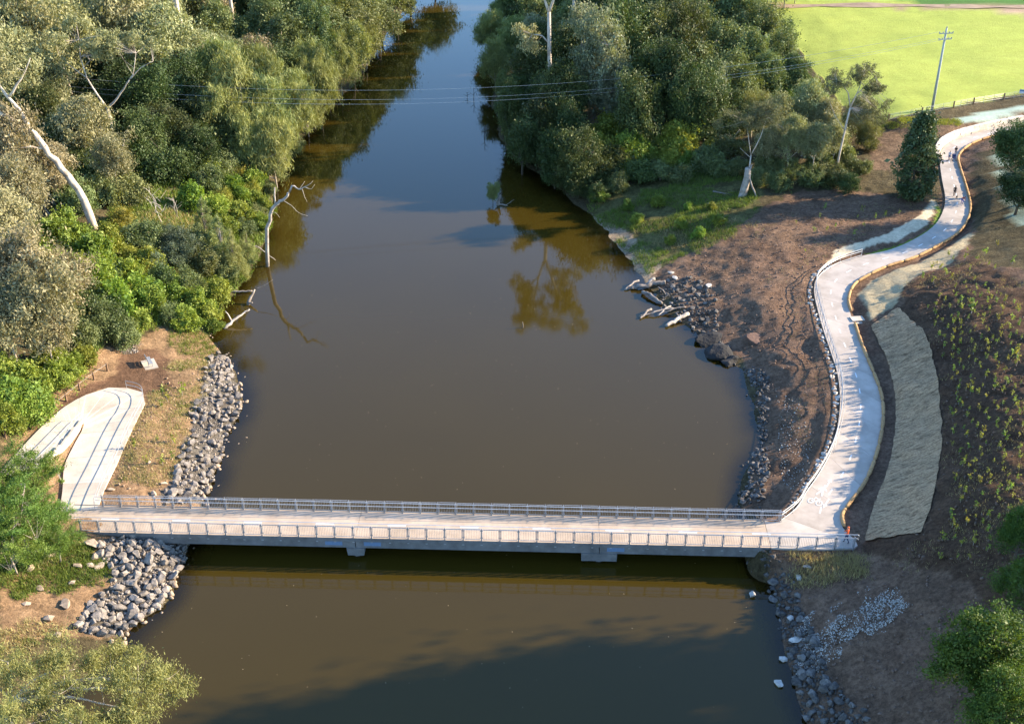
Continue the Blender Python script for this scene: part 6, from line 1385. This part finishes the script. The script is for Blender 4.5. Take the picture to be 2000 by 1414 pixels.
for (poly, n_, lb, gp_, sc0) in (([(35.80,151.58),(42.64,163.84),(52.37,163.28),(57.72,158.48),(46.58,149.06),(41.17,143.57)], 14, 'sparse young seedling on the sunlit soil left of the upper path', 'seedlings left of the upper path', 1.1),
                         ([(-39.32,96.51),(-39.39,104.37),(-39.60,111.37),(-36.73,117.80),(-34.67,102.10),(-35.11,95.65)], 10, 'young sapling planted on the sandy left bank', 'saplings on the left bank', 1.6),
                         ([(49.15,138.14),(57.88,143.14),(65.91,145.34),(61.57,129.51),(56.39,133.43),(50.94,131.65)], 18, 'young seedling on the grassy bank right of the path bend', 'seedlings right of the path bend', 1.2)):
    for (x, y) in scatter(poly, n_, 1.3, np.random.default_rng(n_)):
        st, cm = SEED[g.randrange(5)]
        s = sc0*g.uniform(0.7,1.4)
        o = link('seedling', None, loc=(x, y, tz(x, y)+0.02), rz=g.uniform(0,6.28), scale=s, label=lb, cat='seedling', group=gp_)
        link('stem', st, None, o); link('foliage', cm, None, o)
for k, (q, s, lb) in enumerate((((53.28,121.57,7.73),2.6,'largest lollipop sapling on the planted right slope'),((53.65,109.12,8.75),2.4,'tall sapling at the right edge of the planted slope'))):
    st, cm = SEED[k]
    o = link('sapling', None, loc=q, scale=s, label=lb, cat='sapling'); link('stem', st, None, o); link('foliage', cm, None, o)

# fallen leaves floating on the water
fg = np.random.default_rng(4)
fpoly = [(-29.74,98.08,0.00), (-30.60,75.70,0.00), (-12.13,67.02,0.00), (18.38,68.10,0.00), (22.44,83.72,0.00), (24.54,107.60,0.00), (16.31,132.60,0.00), (0.00,158.17,0.00), (-26.96,158.17,0.00), (-30.92,117.37,0.00)]
fx_ = fg.uniform(-40, 40, 900); fy_ = fg.uniform(60, 150, 900); fk = in_poly(fx_, fy_, fpoly); fx_ = fx_[fk][:190]; fy_ = fy_[fk][:190]
fv = []; ff_ = []
for x, y in zip(fx_, fy_):
    a = fg.uniform(0, 6.28); l = fg.uniform(0.03, 0.07); w = l*0.45; b = len(fv)
    for t, u in ((-l,0),(0,-w),(l,0),(0,w)): fv.append((x+math.cos(a)*t-math.sin(a)*u, y+math.sin(a)*t+math.cos(a)*u, 0.012+fg.uniform(0,0.01)))
    ff_.append((b, b+1, b+2, b+3))
link('floating_leaves', new_mesh('floating_leaves', fv, ff_), simple_mat('fallen_leaf', (0.55,0.42,0.24), (0.40,0.28,0.14), 3, 0.7, bmp=0), label='pale fallen leaves floating on the river', kind='stuff')

# ---------------------------------------------------------------- people
M['skin'] = simple_mat('skin', (0.52,0.34,0.25), (0.48,0.31,0.22), 8, 0.6, bmp=0)
M['hair'] = simple_mat('dark_hair', (0.04,0.03,0.025), (0.03,0.022,0.02), 8, 0.7, bmp=0)
def cloth(name, c): return simple_mat(name, c, tuple(x*0.8 for x in c), 9, 0.85, bmp=0.2, bscale=30)
C_ORANGE = cloth('orange_hi_vis', (0.85,0.16,0.05)); C_NAVY = cloth('navy_cloth', (0.03,0.05,0.13)); C_BLACK = cloth('black_cloth', (0.02,0.02,0.022))
C_BLUE = cloth('pale_blue_cloth', (0.38,0.46,0.56)); C_WHITE = cloth('white_cloth', (0.62,0.60,0.57)); C_RED = cloth('dusty_red_cloth', (0.42,0.12,0.09)); C_GREY = cloth('grey_cloth', (0.20,0.20,0.22)); C_SHORT = cloth('bright_blue_cloth', (0.05,0.10,0.42))
def person(name, label, loc, rz, top, bottom, pose='walk', h=1.72, bare_legs=False, bare_arms=True, hat=None, shoe=None):
    """one continuous skinned body; clothing colour follows the body regions"""
    J = {'pelvis':(0,0,0.53),'waist':(0,0.0,0.61),'chest':(0,0.0,0.74),'neckb':(0,0.0,0.83),'neck':(0,0.01,0.865),'head':(0,0.02,0.915),'crown':(0,0.02,0.965)}
    st = 0.10
    leg = {'hipL':(0.055,0,0.51),'kneeL':(0.06,st*0.75,0.28),'ankL':(0.06,st*0.9,0.04),'toeL':(0.065,st*0.9+0.085,0.015),
           'hipR':(-0.055,0,0.51),'kneeR':(-0.06,-st*0.15,0.28),'ankR':(-0.06,-st*1.2,0.05),'toeR':(-0.065,-st*1.2+0.085,0.015)}
    arm = {'shL':(0.105,0,0.81),'elL':(0.135,-0.04,0.64),'wrL':(0.13,0.03,0.50),'haL':(0.125,0.05,0.455),'shR':(-0.105,0,0.81),'elR':(-0.135,-0.01,0.64),'wrR':(-0.13,0.07,0.50),'haR':(-0.125,0.09,0.455)}
    if pose == 'push':
        for s_n, sx in (('L',1),('R',-1)):
            arm['el'+s_n] = (0.125*sx,0.05,0.66); arm['wr'+s_n] = (0.10*sx,0.17,0.61); arm['ha'+s_n] = (0.09*sx,0.20,0.605)
    if pose == 'lean':
        for k, dy, dz in (('waist',0.04,0),('chest',0.13,-0.03),('neckb',0.19,-0.06),('neck',0.215,-0.07),('head',0.25,-0.075),('crown',0.275,-0.065)):
            x, y, z = J[k]; J[k] = (x, y+dy, z+dz)
        for s_n, sx in (('L',1),('R',-1)):
            arm['sh'+s_n] = (0.105*sx,0.18,0.75); arm['el'+s_n] = (0.14*sx,0.24,0.60); arm['wr'+s_n] = (0.09*sx,0.31,0.50); arm['ha'+s_n] = (0.07*sx,0.33,0.47)
    if pose == 'bend':
        J.update({'pelvis':(0,-0.08,0.40),'waist':(0,-0.02,0.47),'chest':(0,0.10,0.53),'neckb':(0,0.18,0.555),'neck':(0,0.21,0.56),'head':(0,0.255,0.555),'crown':(0,0.30,0.55)})
        for s_n, sx in (('L',1),('R',-1)):
            leg['hip'+s_n] = (0.06*sx,-0.08,0.385); leg['knee'+s_n] = (0.085*sx,0.10,0.26); leg['ank'+s_n] = (0.075*sx,-0.02,0.04); leg['toe'+s_n] = (0.08*sx,0.07,0.015)
            arm['sh'+s_n] = (0.105*sx,0.16,0.52); arm['el'+s_n] = (0.13*sx,0.22,0.36); arm['wr'+s_n] = (0.10*sx,0.27,0.23); arm['ha'+s_n] = (0.09*sx,0.285,0.185)
    J.update(leg); J.update(arm)
    E = [('pelvis','waist'),('waist','chest'),('chest','neckb'),('neckb','neck'),('neck','head'),('head','crown')]
    for s_n in 'LR':
        E += [('pelvis','hip'+s_n),('hip'+s_n,'knee'+s_n),('knee'+s_n,'ank'+s_n),('ank'+s_n,'toe'+s_n),('neckb','sh'+s_n),('sh'+s_n,'el'+s_n),('el'+s_n,'wr'+s_n),('wr'+s_n,'ha'+s_n)]
    RD = {'pelvis':(0.085,0.062),'waist':(0.078,0.055),'chest':(0.092,0.064),'neckb':(0.05,0.045),'neck':(0.034,0.034),'head':(0.048,0.058),'crown':(0.038,0.044),'hip':(0.056,0.056),'knee':(0.036,0.036),'ank':(0.024,0.026),'toe':(0.024,0.018),'sh':(0.036,0.036),'el':(0.026,0.026),'wr':(0.018,0.018),'ha':(0.022,0.014)}
    names = list(J); ix = {n_: i for i, n_ in enumerate(names)}
    me = bpy.data.meshes.new('body'); me.from_pydata([Vector(J[n_])*h for n_ in names], [(ix[a], ix[b]) for a, b in E], []); me.update()
    tmp = bpy.data.objects.new('tmp_body', me); COL.objects.link(tmp)
    sk = tmp.modifiers.new('skin', 'SKIN'); sk.use_smooth_shade = True
    for n_ in names:
        key = n_[:-1] if n_[-1] in 'LR' and n_[:-1] in RD else n_
        v = me.skin_vertices[0].data[ix[n_]]; v.radius = (RD[key][0]*h, RD[key][1]*h); v.use_root = (n_ == 'pelvis')
    sb = tmp.modifiers.new('sub', 'SUBSURF'); sb.levels = 1; sb.render_levels = 1
    dg_ = bpy.context.evaluated_depsgraph_get()
    body = bpy.data.meshes.new_from_object(tmp.evaluated_get(dg_))
    bpy.data.objects.remove(tmp); body.name = 'body'
    while len(body.materials): body.materials.pop()
    for m_ in (M['skin'], top, bottom, shoe or C_BLACK): body.materials.append(m_)
    segs = [(a, b) for a, b in E]
    SA = np.array([J[a] for a, b in segs])*h; SB = np.array([J[b] for a, b in segs])*h
    for f in body.polygons:
        c = np.array(f.center); d = SB-SA; t = np.clip(((c-SA)*d).sum(1)/np.maximum((d*d).sum(1),1e-9), 0, 1)
        k = np.linalg.norm(c-(SA+d*t[:,None]), axis=1).argmin(); a, b = segs[k]; tt_ = t[k]
        mi_ = 1
        if b in ('neck','head','crown'): mi_ = 0
        elif a.startswith('hip'): mi_ = 2 if not (bare_legs and tt_ > 0.8) else 0
        elif a.startswith('knee'): mi_ = 0 if bare_legs else 2
        elif a.startswith('ank'): mi_ = 3
        elif b.startswith('hip'): mi_ = 2
        elif a.startswith('el'): mi_ = 0 if bare_arms else 1
        elif a.startswith('wr'): mi_ = 0
        elif a == 'pelvis': mi_ = 2 if tt_ < 0.4 else 1
        f.material_index = mi_; f.use_smooth = True
    root = link(name, None, loc=loc, rz=rz, label=label, cat='person')
    link('body', body, None, root)
    hv = Vector(J['head'])*h; cv = Vector(J['crown'])*h; ax = (cv-hv).normalized()
    bm = bmesh.new(); bmesh.ops.create_uvsphere(bm, u_segments=12, v_segments=8, radius=1.0)
    rot = Vector((0,0,1)).rotation_difference(ax).to_matrix()
    for v in bm.verts:
        q = Vector((v.co.x*0.058, v.co.y*0.066-0.006, max(v.co.z,-0.25)*0.055))*h
        v.co = rot @ q + hv.lerp(cv, 0.62)
    hm = bpy.data.meshes.new('hair'); bm.to_mesh(hm); bm.free(); smooth(hm)
    link('hat' if hat else 'hair', hm, hat or M['hair'], root)
    return root
w1 = (30.72,85.95,2.24)
person('person', 'worker in orange hi-vis shirt and navy trousers at the right end of the bridge', (w1[0],w1[1],2.402), math.radians(80), C_ORANGE, C_NAVY, 'push', 1.82, hat=C_ORANGE, bare_arms=False)
person('person', 'walker in pale blue top with bare legs left of the pram', (Vector((69.88,179.75,5.22))), math.radians(170), C_BLUE, C_NAVY, 'walk', 1.62, bare_legs=True)
person('person', 'walker in black top pushing the pram on the upper path', (Vector((71.45,181.55,5.26))), math.radians(175), C_BLACK, C_GREY, 'push', 1.75)
person('person', 'walker in black clothes with a small dog on the path', (Vector((66.04,165.23,4.86))), math.radians(165), C_BLACK, C_BLACK, 'walk', 1.70, shoe=C_WHITE)
person('person', 'worker in red shirt and blue trousers bending over the coir log', (Vector((66.27,162.47,4.83))), math.radians(-70), C_RED, C_SHORT, 'bend', 1.72)

# pram
pq = Vector((70.62,179.75,5.22))
pram = link('pram', None, loc=tuple(pq), rz=math.radians(175), label='dark blue pram pushed along the upper path', cat='pram')
hood = MB()
prof = [(-0.35,0.45),(0.3,0.45),(0.38,0.62),(0.15,0.66),(0.05,1.0),(-0.2,1.06),(-0.4,0.85)]
n_ = len(prof)
hood.add([(x_, y, z) for x_ in (-0.24,0.24) for y, z in prof], [tuple(range(n_-1,-1,-1)), tuple(range(n_,2*n_))]+[(i,(i+1)%n_,(i+1)%n_+n_,i+n_) for i in range(n_)])
hood.obj('seat_hood', C_NAVY, pram)
fr = MB()
for sx in (-0.25,0.25): fr.bar((sx,0.4,0.15),(sx,-0.55,1.0),0.03).bar((sx,-0.35,0.15),(sx,0.1,0.55),0.03)
fr.bar((-0.25,-0.55,1.0),(0.25,-0.55,1.0),0.035).obj('frame', M['black_metal'], pram)
for sx in (-0.28,0.28):
    for sy in (0.4,-0.35): MB().tube([(sx-0.02,sy,0.15),(sx+0.02,sy,0.15)],0.15,12).obj('wheel', M['black_metal'], pram)
# dog
dq = Vector((66.16,164.44,4.85))
dog = link('dog', None, loc=tuple(dq), rz=math.radians(150), label='small black dog beside the walker in black', cat='dog')
names = {'hip':(0,-0.2,0.32),'mid':(0,0,0.31),'chest':(0,0.16,0.32),'neck':(0,0.27,0.42),'head':(0,0.33,0.48),'muzzle':(0,0.43,0.45),'tail1':(0,-0.28,0.38),'tail2':(0,-0.36,0.5)}
rad_ = {'hip':0.075,'mid':0.075,'chest':0.09,'neck':0.055,'head':0.06,'muzzle':0.03,'tail1':0.025,'tail2':0.012}
ed = [('mid','hip'),('mid','chest'),('chest','neck'),('neck','head'),('head','muzzle'),('hip','tail1'),('tail1','tail2')]
for s_n, sx in (('L',0.07),('R',-0.07)):
    names.update({'sh'+s_n:(sx,0.16,0.24),'fk'+s_n:(sx,0.15,0.13),'fp'+s_n:(sx,0.18,0.02),'th'+s_n:(sx,-0.18,0.24),'hk'+s_n:(sx,-0.26,0.13),'hp'+s_n:(sx,-0.21,0.02)})
    rad_.update({'sh'+s_n:0.04,'fk'+s_n:0.022,'fp'+s_n:0.022,'th'+s_n:0.05,'hk'+s_n:0.024,'hp'+s_n:0.022})
    ed += [('chest','sh'+s_n),('sh'+s_n,'fk'+s_n),('fk'+s_n,'fp'+s_n),('hip','th'+s_n),('th'+s_n,'hk'+s_n),('hk'+s_n,'hp'+s_n)]
nl = list(names); me = bpy.data.meshes.new('body'); me.from_pydata([names[k] for k in nl], [(nl.index(a), nl.index(b)) for a, b in ed], []); me.update()
tmp = bpy.data.objects.new('tmp_dog', me); COL.objects.link(tmp); sk = tmp.modifiers.new('skin','SKIN')
for i, k in enumerate(nl): me.skin_vertices[0].data[i].radius = (rad_[k], rad_[k]); me.skin_vertices[0].data[i].use_root = (k == 'mid')
sb = tmp.modifiers.new('sub','SUBSURF'); sb.levels = 1
body = bpy.data.meshes.new_from_object(tmp.evaluated_get(bpy.context.evaluated_depsgraph_get())); bpy.data.objects.remove(tmp); smooth(body)
while len(body.materials): body.materials.pop()
link('body', body, C_BLACK, dog)
for sx in (-0.04,0.04): MB().add([(sx-0.02,0.32,0.52),(sx+0.02,0.32,0.52),(sx,0.345,0.53),(sx,0.31,0.60)], [(0,1,2),(0,3,1),(1,3,2),(2,3,0)]).obj('ear', C_BLACK, dog)
print('objects', len(bpy.data.objects))
